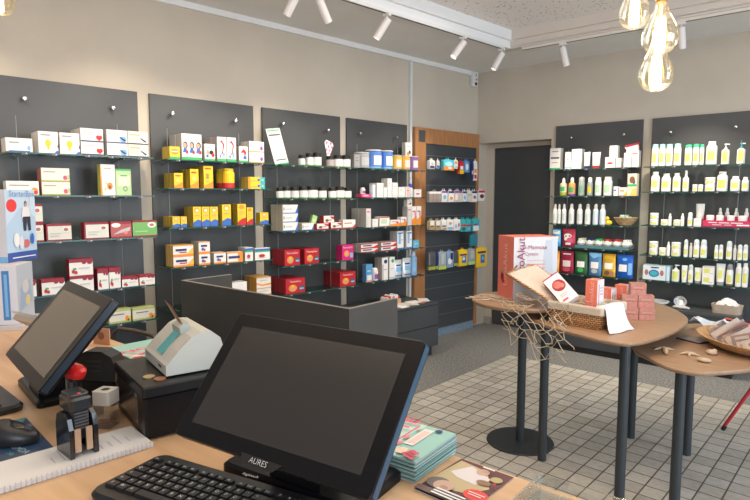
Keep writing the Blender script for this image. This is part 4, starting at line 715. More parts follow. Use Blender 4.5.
# things on the drawer cabinet
zc = .531
t = thing('leaflet_box', 'small card box of red and white leaflets on the drawer cabinet', 'box', LW(3.70, -3.74, zc), WL)
link('card_box', MB().box(-.09,.09,-.05,.05,0,.06,'tan'), t)
for i in range(7): link('leaflet', MB().box(-.085+.024*i,-.067+.024*i,-.045,.045,.0605,.085+.008*(i % 3),['white','red','white','pink','white','white','red'][i]), t)
for i in range(6): o = link('leaflet', MB().box(-.05,.05,-.07,.07,0,.006,['white','offw','cream','white','rose','white'][i]), None, LW(3.72+.07*i, -3.63-.03*(i % 2), zc+.0015*i+ .006*(i % 2)), WL+i*.5); tag(o, 'flat %s leaflet, %s of the row lying on the drawer cabinet' % (['white','pale','cream','white','rose','white'][i], ORD[i]), 'leaflet', 'leaflets on the drawer cabinet')

# ------------------------------------------------------------------ grey counter screen in mid room
cs = thing('counter_screen', 'dark grey U-shaped counter screen in front of the wall shelves', 'counter', (-2.60, 2.03, 0)); gm = noisy('counter_laminate', (.058,.056,.054), (.066,.064,.062), 3, .5, 0); ed = mat((.22,.21,.195), .5)
link('front_panel', MB().box(-.75, .75, 0, .022, .05, .998, gm).box(-.75, .75, -.0005, .0225, .998, 1.0, ed), cs)
link('side_panel', MB().box(-.75, -.728, .0225, .39, .05, .998, gm).box(-.75, -.728, .0225, .39, .998, 1.0, ed), cs); link('side_panel', MB().box(.728, .75, .0225, .39, .05, .998, gm).box(.728, .7505, .0225, .39, .998, 1.0, ed), cs)
link('desk_board', MB().box(-.727, .727, .0225, .38, .71, .735, gm), cs); link('plinth', MB().box(-.73, .73, .01, .37, 0, .05, M_BLK), cs)

# ------------------------------------------------------------------ display tables
def smooth(pts, n=6):
    o = []; N = len(pts)
    for i in range(N):
        a, b, c, d = [Vector(pts[(i+j-1) % N]) for j in range(4)]
        for k_ in range(n):
            t = k_/n; o.append(tuple(.5*((2*b)+(-a+c)*t+(2*a-5*b+4*c-d)*t*t+(-a+3*b-3*c+d)*t**3)))
    return o
def top(pts, z, th=.022):
    c = Vector((sum(p[0] for p in pts)/len(pts), sum(p[1] for p in pts)/len(pts))); sc = lambda k_: [(c.x+(p[0]-c.x)*k_, c.y+(p[1]-c.y)*k_) for p in pts]
    m = MB(); a = sc(.975); b = sc(.995); d = pts
    return m.loft([[(*p, z-th) for p in a], [(*p, z-th*.45) for p in d], [(*p, z-.003) for p in d], [(*p, z) for p in b]], M_CARTOP)
LX, LY = -1.505, 3.25
t = thing('bistro_table', 'tall round wooden table on single pole with black disc foot', 'table', (0,0,0), 0)
cpts = [(LX+.315*math.cos(2*math.pi*i/48), LY+.315*math.sin(2*math.pi*i/48)) for i in range(48)]
link('table_top', top(cpts, .915), t); link('pole', MB().cyl(LX, LY, .012, .892, .026, M_LEG, 24), t); link('foot_plate', MB().lathe([(0,.0042),(.205,.0042),(.208,.008),(.205,.014),(0,.015)], M_LEG, 48, (LX, LY, 0)), t)
t = thing('display_table', 'pebble-shaped wooden display table carrying wicker basket and pink boxes', 'table')
P2 = [(-1.46,3.16),(-1.22,2.945),(-1.03,2.86),(-.90,2.815),(-.765,2.83),(-.688,3.04),(-.648,3.33),(-.665,3.62),(-.79,3.88),(-.96,4.06),(-1.16,4.06),(-1.34,3.80),(-1.46,3.48)]
link('table_top', top(smooth(P2), .85), t)
for x, y in ((-1.295,3.10),(-.80,2.90),(-.985,3.765)): link('leg', MB().cyl(x, y, .0042, .828, .025, M_LEG, 20), t)
t = thing('display_table', 'lowest wooden display table, holding the straw bowl and starfish, right edge', 'table')
P3 = [(-.84,3.16),(-.71,2.99),(-.60,2.89),(-.49,2.88),(-.40,2.97),(-.30,3.11),(-.16,3.40),(-.14,3.70),(-.24,3.95),(-.45,4.08),(-.68,4.02),(-.82,3.80),(-.88,3.45)]
link('table_top', top(smooth(P3), .75), t)
for x, y in ((-.565,2.98),(-.655,3.72),(-.235,3.30)): link('leg', MB().cyl(x, y, .0042, .728, .025, M_LEG, 20), t)
# red chair at the right edge
t = thing('red_chair', 'chair with slim red metal legs at right edge behind the table', 'chair', (-.18, 4.42, 0)); rd = mat((.45,.02,.03), .35)
for x, y in ((-.36,-.14),(.25,-.2),(-.2,.3),(.25,.3)):
    l_ = link('leg', MB().tube([(x,y,.03),(x*.45,y*.45,.44)], .011, rd, 10), t); link('foot_cap', MB().tube([(x*1.02,y*1.02,.005),(x*.985,y*.985,.035)], .0135, M_BLK, 10), l_)
link('seat', MB().loft([[(*q, .44) for q in rrect(-.2,.2,-.2,.2,.07)], [(*q, .46) for q in rrect(-.21,.21,-.21,.21,.07)]], mat((.05,.05,.055), .5)), t)
# ---- big carton
c0 = (-1.535, 3.165); a = R(52)
bx = thing('display_carton', 'large salmon and white display carton on the round table', 'carton', (c0[0], c0[1], .9155), a)
Wb, Db, Hb = .29, .22, .389
m = MB(); M_SAL = (.80,.20,.14); fw = (.60,.62,.66)
m.add([(0,0,0),(Wb,0,0),(Wb,0,Hb),(0,0,Hb)], [(0,1,2,3)], fw); m.add([(0,Db,0),(0,0,0),(0,0,Hb),(0,Db,Hb)], [(0,1,2,3)], M_SAL); m.add([(Wb,0,0),(Wb,Db,0),(Wb,Db,Hb),(Wb,0,Hb)], [(0,1,2,3)], fw); m.add([(Wb,Db,0),(0,Db,0),(0,Db,Hb),(Wb,Db,Hb)], [(0,1,2,3)], fw); m.add([(0,0,Hb),(Wb,0,Hb),(Wb,Db,Hb),(0,Db,Hb)], [(0,1,2,3)], M_SAL); m.add([(0,0,0),(0,Db,0),(Wb,Db,0),(Wb,0,0)], [(0,1,2,3)], fw)
MF = Matrix.Translation((Wb/2,0,0)); vt = Matrix.Rotation(R(-90), 4, 'Y')
m.decals([('p',[(.72,.95),(1,.95),(1,.1),(.8,.15),(.62,.3)],(.45,.52,.60)),('p',[(.86,.98),(1,.98),(1,.4),(.9,.45)],(.52,.58,.66)),('r',.3,.62,.72,.635,'lgrey'),('r',.3,.56,.72,.575,'salmon'),('r',.3,.50,.72,.515,'salmon'),('r',.3,.45,.65,.46,'lgrey'),('r',.3,.4,.65,.41,'lgrey'),('r',.1,.04,.28,.08,'salmon'),('e',.85,.35,.1,.06,'pink')], Wb, Hb, 0, MF)
m.text('UroAkut', .26, 0, .052, (.28,.03,.10), Matrix.Translation((.048,-.0065,0)) @ vt, 1.0)
m.text('°', .385, .0, .03, (.28,.03,.10), Matrix.Translation((.03,-.0065,0)) @ vt) if False else None
m.text('D-Mannose', .135, .325, .026, (.30,.05,.12), Matrix.Translation((0,-.0065,0))); m.text('Cystein', .115, .285, .022, (.30,.05,.12), Matrix.Translation((0,-.0065,0)))
ML = Matrix.Rotation(R(-90), 4, 'Z')   # left face
m.text('UroAkut', .21, 0, .055, (.85,.55,.45), Matrix.Translation((-.0012,.11,0)) @ ML @ vt)
m.T = Matrix.Translation((-.001,.155,.13)) @ ML; m.ell((0,0,0),(.022,.002,.028),'dred'); m.ell((.014,-.0005,-.02),(.018,.002,.02),'red'); m.ell((0,-.001,.035),(.01,.002,.012),'green'); m.T = Matrix.Identity(4)
link('printed_carton', m, bx)
# ---- wicker basket
BX, BY = onz(549, 322, .85)[:2]; ang = R(-8)
bk = thing('wicker_basket', 'rectangular wicker basket lined with linen on the pebble-shaped table', 'basket', (BX, BY, .8505), ang)
bw_, bd_, bh_ = .30, .27, .115
def ringr(e, z, r=.02): return [(*q, z) for q in rrect(-e, bw_+e, -e, bd_+e, r)]
m = MB(); m.loft([ringr(-.012,0), ringr(0,.03), ringr(.006,bh_), ringr(-.002,bh_), ringr(-.012,.012)], M_WICKER); link('basket_body', m, bk)
m = MB(); m.loft([ringr(.013,bh_-.035), ringr(.014,bh_), ringr(.010,bh_+.008), ringr(-.002,bh_+.008), ringr(-.008,bh_-.03), ringr(-.012,.03)], M_LINEN, cap=False); m.add([(0,0,.05),(bw_,0,.05),(bw_,bd_,.05),(0,bd_,.05)], [(0,1,2,3)], M_LINEN); link('linen_lining', m, bk)
# lid: hinged on the left edge, thrown open to the left and up
inv = Matrix.Rotation(-ang, 4, 'Z') @ Matrix.Translation((-BX, -BY, -.8505))
P_ = lambda p: inv @ Vector(p)
A = Vector((-.012, .01, bh_+.004)); B = Vector((.02, bd_-.01, bh_+.01)); Cc = P_(ony(507, 274, 3.03)); Dd = P_(ony(535.5, 265, 3.24))
nrm = (Cc-A).cross(B-A).normalized(); nrm = nrm if nrm.z > 0 else -nrm
m = MB(); q = [A, B, Dd, Cc]; m.loft([[tuple(p) for p in q], [tuple(p+nrm*.006) for p in q]], M_LINEN)
ld = link('lid', m, bk); link('lid_rim', MB().tube([tuple(p) for p in (A, Cc, Dd, B)], .008, M_WICKER, 8), ld)
link('lid_loop', MB().tube([tuple(Cc+Vector((.0,0,0))), tuple(Cc+Vector((.03,.03,.03))), tuple(Cc+Vector((.05,.03,.055)))], .005, M_WICKER, 6), ld)
# cartons in the basket
def bloc(x, y, z): c_, s_ = math.cos(ang), math.sin(ang); return (BX+x*c_-y*s_, BY+x*s_+y*c_, .8505+z)
Q1, Q2, Q4 = [Vector(ony(*q)) for q in ((542.5, 281.5, 3.07), (557, 271.5, 3.12), (564, 305, 3.02))]
ex = (Q2-Q1).normalized(); ez = (Q1-Q4); hz = ez.length; ez = (ez-ex*ez.dot(ex)).normalized(); ey = ez.cross(ex); wz = (Q2-Q1).length
MX = Matrix(((ex.x,ey.x,ez.x,0),(ex.y,ey.y,ez.y,0),(ex.z,ey.z,ez.z,0),(0,0,0,1)))
m = MB(); m.box(-wz/2,wz/2,0,.045,0,hz,'white'); m.box(-wz/2-.0004,wz/2+.0004,-.0004,.0454,hz-.006,hz+.0006,(.35,.02,.04)); m.box(-wz/2-.0008,-wz/2,.0,.045,hz*.35,hz,(.40,.03,.05))
m.decals([('e',.55,.60,.38,.20,(.34,.02,.03)),('e',.5,.63,.24,.12,(.62,.16,.14)),('e',.68,.55,.14,.08,(.62,.2,.16)),('e',.35,.68,.10,.05,(.55,.1,.1)),('r',.2,.28,.7,.31,'lgrey'),('r',.2,.22,.6,.25,'lgrey'),('r',.15,.08,.5,.14,'pink')], wz, hz, 0)
o = link('medicine_carton', m, None); org = (Q1+Q2)/2-ez*hz; MX.translation = org; o.matrix_world = MX; tag(o, 'white carton with dark red fruit picture leaning in the wicker basket', 'carton')
def uro(w, d, h, label, loc, rz):
    m = MB(); m.add([(-w/2,-d/2,0),(w/2,-d/2,0),(w/2,-d/2,h),(-w/2,-d/2,h)], [(0,1,2,3)], M_SAL); m.add([(w/2,-d/2,0),(w/2,d/2,0),(w/2,d/2,h),(w/2,-d/2,h)], [(0,1,2,3)], (.72,.70,.72)); m.add([(-w/2,d/2,0),(-w/2,-d/2,0),(-w/2,-d/2,h),(-w/2,d/2,h)], [(0,1,2,3)], M_SAL); m.add([(w/2,d/2,0),(-w/2,d/2,0),(-w/2,d/2,h),(w/2,d/2,h)], [(0,1,2,3)], M_SAL); m.add([(-w/2,-d/2,h),(w/2,-d/2,h),(w/2,d/2,h),(-w/2,d/2,h)], [(0,1,2,3)], (.6,.25,.2)); m.add([(-w/2,-d/2,0),(-w/2,d/2,0),(w/2,d/2,0),(w/2,-d/2,0)], [(0,1,2,3)], M_SAL)
    MR = Matrix.Translation((w/2,0,0)) @ Matrix.Rotation(R(90), 4, 'Z')
    if h > d*.9: m.text('UroAkut', h*.55, 0, h*.16, (.8,.5,.42), Matrix.Translation((w*.05,-d/2-.001,0)) @ vt); m.decals([('r',.2,.1,.28,.85,(.3,.03,.10)),('r',.4,.6,.85,.64,'lgrey'),('r',.4,.5,.85,.54,'salmon'),('r',.4,.7,.85,.75,'lgrey')], d, h, 0, MR)
    else: m.text('UroAkut', 0, h*.6, h*.24, (.9,.7,.65), Matrix.Translation((0,-d/2-.001,0))); m.decals([('r',.15,.6,.8,.72,(.3,.03,.10)),('r',.2,.3,.7,.36,'lgrey')], d, h, 0, MR)
    o = link('medicine_carton', m, None, loc, rz); tag(o, label, 'carton', 'salmon and white cartons in the basket'); return o
uro(.065, .085, .165, 'upright salmon and white carton standing in the middle of the basket', bloc(.195, .13, .085), R(-5))
uro(.075, .07, .165, 'salmon and white carton behind right end of basket, left of pair', (-1.055, 3.42, .8508), R(-8)); uro(.07, .07, .175, 'salmon and white carton behind the basket, beside the pink boxes', (-1.00, 3.53, .8508), R(-8))
# gift filling
m = MB(); rnd = random.Random(5)
for i in range(70):
    x = rnd.uniform(.03, .27); y = rnd.uniform(.03, .24); z = rnd.uniform(.085, .125); pts = [(x, y, z)]
    for j in range(3): x += rnd.uniform(-.02,.02); y += rnd.uniform(-.02,.02); z += rnd.uniform(-.012,.012); pts.append((x, y, z))
    m.tube(pts, .0022, ['tan', 'rose', 'cream'][i % 3], 4)
o = link('wood_wool', m, None, (BX, BY, .8505), ang); tag(o, 'tan wood wool filling inside the wicker basket', 'filling', kind='stuff')
# towel
m = MB(); rows = []
top_a = Vector(bloc(.305, .02, bh_+.012)); top_b = Vector(bloc(.305, .19, bh_+.012)); bot_a = Vector((*onz(611.5, 334.5, .855)[:2], .855)); bot_b = Vector((*onz(634.5, 329, .855)[:2], .855))
ia = Vector(bloc(.245, .01, .118)); ib = Vector(bloc(.245, .235, .118)); n = 14; v = []
for j in range(n+1):
    f = j/n
    pa = [ia.lerp(ib, f), Vector(bloc(.300, .0+.235*f, bh_+.014)), Vector(bloc(.318, .0+.235*f, bh_+.008)), None, None, None, bot_a.lerp(bot_b, f)]
    for q in (3, 4, 5):
        g = (q-2)/4; p = pa[2].lerp(pa[6], g**1.15); p.z = pa[2].z+(pa[6].z-pa[2].z)*(1-(1-g)**1.9); pa[q] = p
    for q, p in enumerate(pa):
        rip = .006*math.sin(f*9+q*.7)*(q > 1); v.append((p.x+rip, p.y+rip*.5, max(p.z+abs(rip)*.4, .853)))
Q = 7; m.add(v, [(j*Q+i, (j+1)*Q+i, (j+1)*Q+i+1, j*Q+i+1) for j in range(n) for i in range(Q-1)], M_TOWEL, True)
o = link('white_towel', m, None); tag(o, 'folded white towel hanging over the right end of wicker basket', 'towel'); md = o.modifiers.new('s', 'SOLIDIFY'); md.thickness = .006; md.offset = 1
md = o.modifiers.new('u', 'SUBSURF'); md.levels = 1; md.render_levels = 1
# pink soap boxes
SBM = [noisy('soap_box_pink', (.43,.185,.15), (.52,.25,.205), 60, .6, 0), (.36,.13,.10)]
def soap(x, y, z, lb, rz=R(27)):
    m = MB(); w = .083; d = .06; h = .068; m.box(-w/2,w/2,-d/2,d/2,0,h,SBM[0]); m.decals([('r',0,.45,1,.52,SBM[1]),('r',.2,.6,.8,.7,(.55,.3,.25))], w, h, -d/2)
    MR = Matrix.Translation((w/2,0,0)) @ Matrix.Rotation(R(90), 4, 'Z'); m.decals([('r',0,.45,1,.52,SBM[1])], d, h, 0, MR)
    o = link('soap_box', m, None, (x, y, z), rz); tag(o, lb, 'box', 'pink soap boxes stacked in a pyramid'); return o
cr_, sr_ = math.cos(R(27)), math.sin(R(27)); C0 = Vector((-.905, 3.41))
def sp(i, j): return (C0.x+i*.087*cr_-j*.064*sr_, C0.y+i*.087*sr_+j*.064*cr_)
for i, j, l_, lb in ((0,0,0,'bottom row front left'),(1,0,0,'bottom row front right'),(0,1,0,'bottom row back left'),(1,1,0,'bottom row back right'),(.0,.5,1,'middle row left'),(1,.5,1,'middle row right'),(.5,.5,2,'single one on top')):
    x, y = sp(i-.25, j); soap(x, y, .8508+l_*.0685, 'pink soap box in the pyramid on the table, '+lb)
# net
m = MB(); rnd = random.Random(11)
def net(fn, nu, nv, r=.0021, jit=.008):
    P = [[Vector(fn(i/(nu-1), j/(nv-1)))+Vector((rnd.uniform(-jit,jit), rnd.uniform(-jit,jit), rnd.uniform(-jit,jit)*.6)) for j in range(nv)] for i in range(nu)]
    for i in range(nu):
        for j in range(nv-1):
            for d_ in (-1, 1):
                a_ = i+(d_ if j % 2 else 0) if False else i+d_*((j % 2) == (i % 2))
                if 0 <= a_ < nu and a_ != i:
                    A_, B_ = P[i][j], P[a_][j+1]; mid = (A_+B_)/2+Vector((rnd.uniform(-.006,.006), rnd.uniform(-.006,.006), -.004))
                    m.tube([A_, mid, B_], r, M_ROPE, 4)
rimf = lambda u: Vector((-1.50+.42*u, 2.98-.115*u, 0)) 
# hanging curtain in front of the round and the pebble table
def curtain(u, v):
    p = rimf(u); zt = .925-.06*min(1, max(0, (u-.3)*3)); L = .13+.10*math.sin(u*7.0)**2
    return (p.x, p.y-.02-.012*math.sin(u*15), zt-L*v)
def basketnet(u, v):     # over the lid and basket front
    a_ = Vector(bloc(-.06+.22*u, -.024, bh_+.01)); return (a_.x, a_.y-.006*v, a_.z-.13*v)
def tabnet(u, v): return (-1.79+.42*u, 3.02+.25*v-.12*u*v+.05*math.sin(u*5), .922)
net(curtain, 11, 7, .0020, .012); net(basketnet, 8, 5, .0018, .008); net(tabnet, 15, 9, .0026, .009)
def lidnet(u, v):
    lo = Vector(bloc(-.02, .02+.1*u, bh_+.03)); hi = Vector(bloc(-.2, -.02+.1*u, bh_+.06)); p = lo.lerp(hi, v); return (p.x, p.y-.02, p.z-.10*math.sin(v*2.4)*.5)
net(lidnet, 8, 8, .002, .012)
for px in ((545, 320, 531, 345), (552,320,549,346), (557, 318, 573, 351), (556,316,565,332), (530,306,512,322), (524,308,510,325)):     # loose ends
    a_ = Vector(ony(px[0], px[1], 2.86 if px[0] > 535 else 2.93)); b_ = Vector(ony(px[2], px[3], 2.86 if px[0] > 535 else 2.93)); pts = [a_.lerp(b_, t_/6)+Vector((.022*math.sin(t_*1.9+px[0]), 0, .01*math.cos(t_*2))) for t_ in range(7)]; m.tube(pts, .0028, M_ROPE, 5)
o = link('fishing_net', m, None); tag(o, 'beige decorative fishing net draped over tables and basket', 'net', kind='stuff')

# ---- right table things
tz = .7505
bc = (-.37, 3.47)
sb = thing('straw_bowl', 'large oval woven straw bowl full of brochures on the lowest table', 'bowl', (bc[0], bc[1], tz), R(-50))
def orr(a_, b_, z, n=32): return [(a_*math.cos(2*math.pi*i/n), b_*math.sin(2*math.pi*i/n), z) for i in range(n)]
link('bowl_body', MB().loft([orr(.16,.10,0), orr(.225,.15,.022), orr(.285,.195,.060), orr(.290,.20,.064), orr(.276,.187,.064), orr(.21,.138,.028), orr(.15,.09,.012)], M_STRAW, True), sb)
rnd = random.Random(8); cols = [(.42,.30,.26),(.30,.26,.27),(.5,.45,.42),(.35,.22,.2),(.55,.5,.48),(.22,.2,.22)]
for i in range(16):
    m = MB(); c_ = cols[i % 6]; w_ = .050; l_ = .16; m.box(-l_/2,l_/2,-.0035,.0035,-w_/2,w_/2,c_); m.decals([('r',.1,.2,.5,.8,(.6,.5,.42)),('r',.6,.3,.9,.4,'white')], l_, w_, -.0035, Matrix.Translation((0,0,-w_/2)))
    xx = -.17+.34*i/15; yy = .02*math.sin(i*2.1); lean = 40-70*i/15
    o = link('brochure', m, None); a_ = R(-50); o.location = (bc[0]+xx*math.cos(a_)-yy*math.sin(a_), bc[1]+xx*math.sin(a_)+yy*math.cos(a_), tz+.068+.012*math.sin(i)); o.rotation_euler = (R(rnd.uniform(-18,18)), R(-30+rnd.uniform(-14,14)), R(62+lean*.5)+a_)
    tag(o, 'glossy folded brochure in the large straw bowl, %s from its left end' % (ORD+['sixteenth'])[i], 'brochure', 'brochures in the straw bowl')
m = MB(); m.box(-.13,.13,-.004,.004,-.02,.02,(.5,.06,.05)); o = link('brochure', m, None, (-.35, 3.60, tz+.105), 0, (R(60),R(8),R(-8))); tag(o, 'narrow red brochure lying across the back of the straw bowl', 'brochure')
m = MB(); m.box(-.07,.07,-.05,.05,0,.006,(.03,.025,.03)).box(-.064,.064,-.045,.045,.006,.0065,(.28,.25,.27)); o = link('glossy_booklet', m, None, (-.615, 3.52, tz), R(-25)); tag(o, 'dark glossy booklet lying left of the large straw bowl', 'booklet')
m = MB(); n = 8; v = [((i/(n-1)-.5)*.2, (j/(n-1)-.5)*.14, .02+.05*math.sin(i*1.3)*math.cos(j*1.1)**2*.6+rnd.uniform(0,.02)+.03) for i in range(n) for j in range(n)]; m.add(v, [(i*n+j,(i+1)*n+j,(i+1)*n+j+1,i*n+j+1) for i in range(n-1) for j in range(n-1)], mat((.6,.63,.68), .3)); o = link('plastic_film', m, None, (-.58, 3.80, tz)); tag(o, 'crumpled clear plastic film behind the straw bowl', 'film')
def star(x, y, s, rz, lb):
    m = MB(); m.ell((0,0,.008),(s*.3,s*.3,.009),'tan',10,6)
    for i in range(5): a_ = 2*math.pi*i/5; m.tube([(0,0,.008),(s*.5*math.cos(a_),s*.5*math.sin(a_),.008),(s*math.cos(a_+.1),s*math.sin(a_+.1),.004)], [s*.2,s*.13,s*.04], (.50,.38,.27), 6)
    o = link('starfish', m, None, (x, y, tz), rz); tag(o, lb, 'starfish', 'starfish on the lowest table')
star(-.70, 3.20, .055, .3, 'dried starfish lying furthest left on the lowest table'); star(-.57, 3.18, .05, 1.1, 'dried starfish lying second from left near the shells')
m = MB(); m.tube([(-.0,-.03,.012),(0,0,.018),(.0,.03,.01)], [.006,.014,.007], 'tan', 8); o = link('seashell', m, None, (-.668, 3.12, tz), .4); tag(o, 'small elongated shell beside the leftmost starfish', 'shell')
m = MB(); m.ell((0,0,.010),(.032,.025,.011),(.48,.36,.25)); o = link('seashell', m, None, (-.49, 3.09, tz)); tag(o, 'flat tan seashell nearest the front edge of lowest table', 'shell')
m = MB(); m.ell((0,0,.012),(.026,.022,.014),(.5,.38,.28)); m.ell((.012,.005,.02),(.012,.01,.01),(.5,.38,.28)); o = link('seashell', m, None, (-.485, 3.26, tz)); tag(o, 'rounded tan seashell in front of the large straw bowl', 'shell')
exec_desk = True
#DESK
# ------------------------------------------------------------------ service desk in the foreground
DZ = 1.05
dk_ = thing('service_desk', 'long maple service desk in the foreground', 'desk', (-1.6, .2, 0))
link('desk_top', MB().box(-1.7, 2.0, -1.0, .71, DZ-.035, DZ, M_DESK), dk_); link('front_panel', MB().box(-1.68, 1.98, .63, .66, .0042, DZ-.035, M_DARK), dk_); link('side_panel', MB().box(-1.68, -1.655, -.9, .628, .0005, DZ-.035, M_DARK), dk_)
z0 = DZ+.0006; M_BEZ = mat((.006,.006,.007), .28, spec=.25)
def monitor(X, Y, zb, yaw, w, h, label, scr, brand, bs):
    t = thing('touch_monitor', label, 'monitor', (X, Y, zb), yaw, 'black touch screen monitors on the desk'); tilt = R(41)
    T = Matrix.Rotation(-tilt, 4, 'X')
    pts = rrect(0, w, 0, h, .008, 3)
    m = MB(); m.T = T @ Matrix.Rotation(R(90), 4, 'X')      # local xy plane -> facing -Y
    m.loft([[(x, y, -.024) for x, y in rrect(.006, w-.006, .006, h-.006, .01, 3)], [(x, y, -.018) for x, y in pts], [(x, y, -.001) for x, y in pts], [(x, y, 0) for x, y in rrect(.0015, w-.0015, .0015, h-.0015, .007, 3)]], M_BEZ); link('housing', m, t)
    m = MB(); m.T = T; b = .026; m.add([(b,-.0006,b),(w-b,-.0006,b),(w-b,-.0006,h-b),(b,-.0006,h-b)], [(0,1,2,3)], scr); link('display', m, t)
    m = MB(); m.T = T; m.add([(w,.002,.004),(w,.016,.004),(w,.016,h-.004),(w,.002,h-.004)], [(0,1,2,3)], mat((.02,.03,.045) if not brand else (.03,.08,.14), .3)); m.v = [(x+.0004, y, z) for x, y, z in m.v]; link('lit_edge', m, t)  # strip whose blue colour imitates light catching the housing's right edge
    if brand: m = MB(); m.T = T; m.add([(w/2-.03,-.003,-.008),(w/2+.03,-.003,-.008),(w/2+.042,-.001,.006),(w/2-.042,-.001,.006)], [(0,1,2,3)], M_BLKG); m.text('AURES', w/2, -.001, .009, 'lgrey', Matrix.Translation((0,-.004,0))); link('logo_tab', m, t)
    m = MB(); zz = z0-zb; cx = w/2
    nx = cx-.03 if brand else cx-.12; y_ = bs[2]+.01
    m.loft([[(nx-.05,y_,zz+.018),(nx+.06,y_,zz+.018),(nx+.06,y_+.06,zz+.018),(nx-.05,y_+.06,zz+.018)], [(nx-.05,y_+.005,.02),(nx+.06,y_+.005,.02),(nx+.06,y_+.06,.02),(nx-.05,y_+.06,.02)], [(nx-.045,y_+.03,.055),(nx+.055,y_+.03,.055),(nx+.055,y_+.08,.055),(nx-.045,y_+.08,.055)]], M_BEZ); link('stand_neck', m, t)
    m = MB(); m.bbox(*bs, zz, zz+.018, M_BEZ, .012); link('stand_base', m, t); return t
monitor(-.845, .49, 1.155, R(7.1), .393, .236, 'large black touch monitor in the centre foreground with maker name', M_SCREEN, True, (.005, .30, .095, .25))
monitor(-1.605, .478, 1.155, R(-8.6), .372, .230, 'black touch monitor at the left edge with beige reflection', M_SCREEN_REFL, False, (-.08, .165, .035, .18))
# keyboards
KEYS = [[(c, 1) for c in ['Esc']]+[(None,.6)]+[(f'F{i}',1) for i in range(1,5)]+[(None,.4)]+[(f'F{i}',1) for i in range(5,9)]+[(None,.4)]+[(f'F{i}',1) for i in range(9,13)]+[(None,.3),('P',1),('R',1),('B',1)],
  [(c,1) for c in '^1234567890ß´']+[('<',2)]+[(None,.3),('E',1),('H',1),('U',1),(None,.3),('N',1),('/',1),('*',1),('-',1)],
  [('Q',1.5)]+[(c,1) for c in 'QWERTZUIOPÜ+']+[('|',1.5)]+[(None,.3),('D',1),('E',1),('D',1),(None,.3),('7',1),('8',1),('9',1),('+',1)],
  [('o',1.8)]+[(c,1) for c in 'ASDFGHJKLÖÄ#']+[('<',1.2)]+[(None,3.6),('4',1),('5',1),('6',1)],
  [('o',1.3)]+[(c,1) for c in '<YXCVBNM,.-']+[('o',2.7)]+[(None,1.3),('I',1),(None,1.3),('1',1),('2',1),('3',1),('|',1)],
  [('S',1.3),('W',1.2),('A',1.2),('',6.0),('A',1.2),('W',1.2),('M',1.2),('S',1.7)]+[(None,.3),('<',1),('v',1),('>',1),(None,.3),('0',2),(',',1)]]
_km = {}
def keyboard(X, Y, yaw, label, brand):
    t = thing('keyboard', label, 'keyboard', (X, Y, z0), yaw, 'black computer keyboards')     # origin at the rear left corner, x right, y to the back
    W_, D_ = .450, .155; m = MB(); m.loft([[(*q, .0) for q in rrect(0, W_, -D_, 0, .02)], [(*q, .012) for q in rrect(-.003, W_+.003, -D_-.003, .003, .022)], [(*q, .018) for q in rrect(.002, W_-.002, -D_+.002, -.002, .02)]], mat((.014,.014,.015), .4)); link('keyboard_case', m, t)
    if brand: m = MB(); m.T = Matrix.Translation((0,0,.0183)) @ Matrix.Rotation(R(-90), 4, 'X'); m.text('logitech', .205, .008, .008, 'white'); link('brand_mark', m, t)
    u = .0188; ky = [-.024, -.046, -.065, -.084, -.103, -.122]
    for r_, rowk in enumerate(KEYS):
        x = .014
        for c, w_ in rowk:
            if c is not None:
                kk_ = (c, w_, r_ == 0)
                if kk_ not in _km:
                    a_ = w_*u-.0022; b_ = .0165 if r_ else .012; m = MB(); m.loft([[(0,0,0),(a_,0,0),(a_,b_,0),(0,b_,0)], [(.0012,.0012,.0062),(a_-.0012,.0012,.0062),(a_-.0012,b_-.001,.0062),(.0012,b_-.001,.0062)]], M_BLK)
                    if c: m.T = Matrix.Translation((0,0,.0066)) @ Matrix.Rotation(R(-90), 4, 'X'); m.text(c, min(a_*.4, .008), b_*.55 if r_ else b_*.5, .0062 if len(c) == 1 else .0042, (.75,.75,.75))
                    _km[kk_] = m.mesh('key')
                link('key', _km[kk_], t, (x, ky[r_]-.012, .0175))
            x += w_*u
keyboard(-.966, .536, R(12), 'black keyboard with white legends in front of the centre monitor', True)
keyboard(-1.905, .490, R(-3), 'black keyboard at the left edge of the desk', False)
# mouse pad, mouse
m = MB(); xa, ya = onz(26, 419, DZ)[:2]; xb, yb = onz(56, 451.5, DZ)[:2]; ga = math.atan2(yb-ya, xb-xa); L_ = math.hypot(xb-xa, yb-ya)
mp_ = (.05,.22,.24); m.box(-.0, L_, -.24, 0, 0, .003, (.02,.05,.11)); m.add([(0,-.24,.0034),(L_*.62,-.24,.0034),(L_*.62,-.06,.0034),(0,-.0,.0034)], [(0,1,2,3)], mp_)
for i in range(6): m.add([(.02,-.08-.02*i,.0038),(.12,-.08-.02*i,.0038),(.12,-.072-.02*i,.0038),(.02,-.072-.02*i,.0038)], [(0,1,2,3)], (.2,.42,.40))
m.T = Matrix.Translation((L_*.8,-.05,.0038)) @ Matrix.Rotation(R(-90), 4, 'X') @ Matrix.Rotation(R(-15), 4, 'Y'); m.text('SEMDA', -.005, 0, .014, (.35,.5,.6)); m.text('24h', .0, -.02, .010, (.1,.4,.45))
o = link('mouse_pad', m, None, (xa, ya, z0), ga); tag(o, 'teal and navy mouse pad under the mouse at left', 'mouse pad')
mx_, my_ = onz(13, 444, DZ)[:2]; t = thing('computer_mouse', 'black computer mouse on the teal mouse pad', 'mouse', (mx_, my_, z0+.0042), R(-50))
m = MB(); n = 20
def mo(k_, z): return [(.031*k_*math.sin(2*math.pi*i/n)*(1-.12*math.cos(2*math.pi*i/n)), .055*k_*math.cos(2*math.pi*i/n), z*(1-.25*math.cos(2*math.pi*i/n))) for i in range(n)]
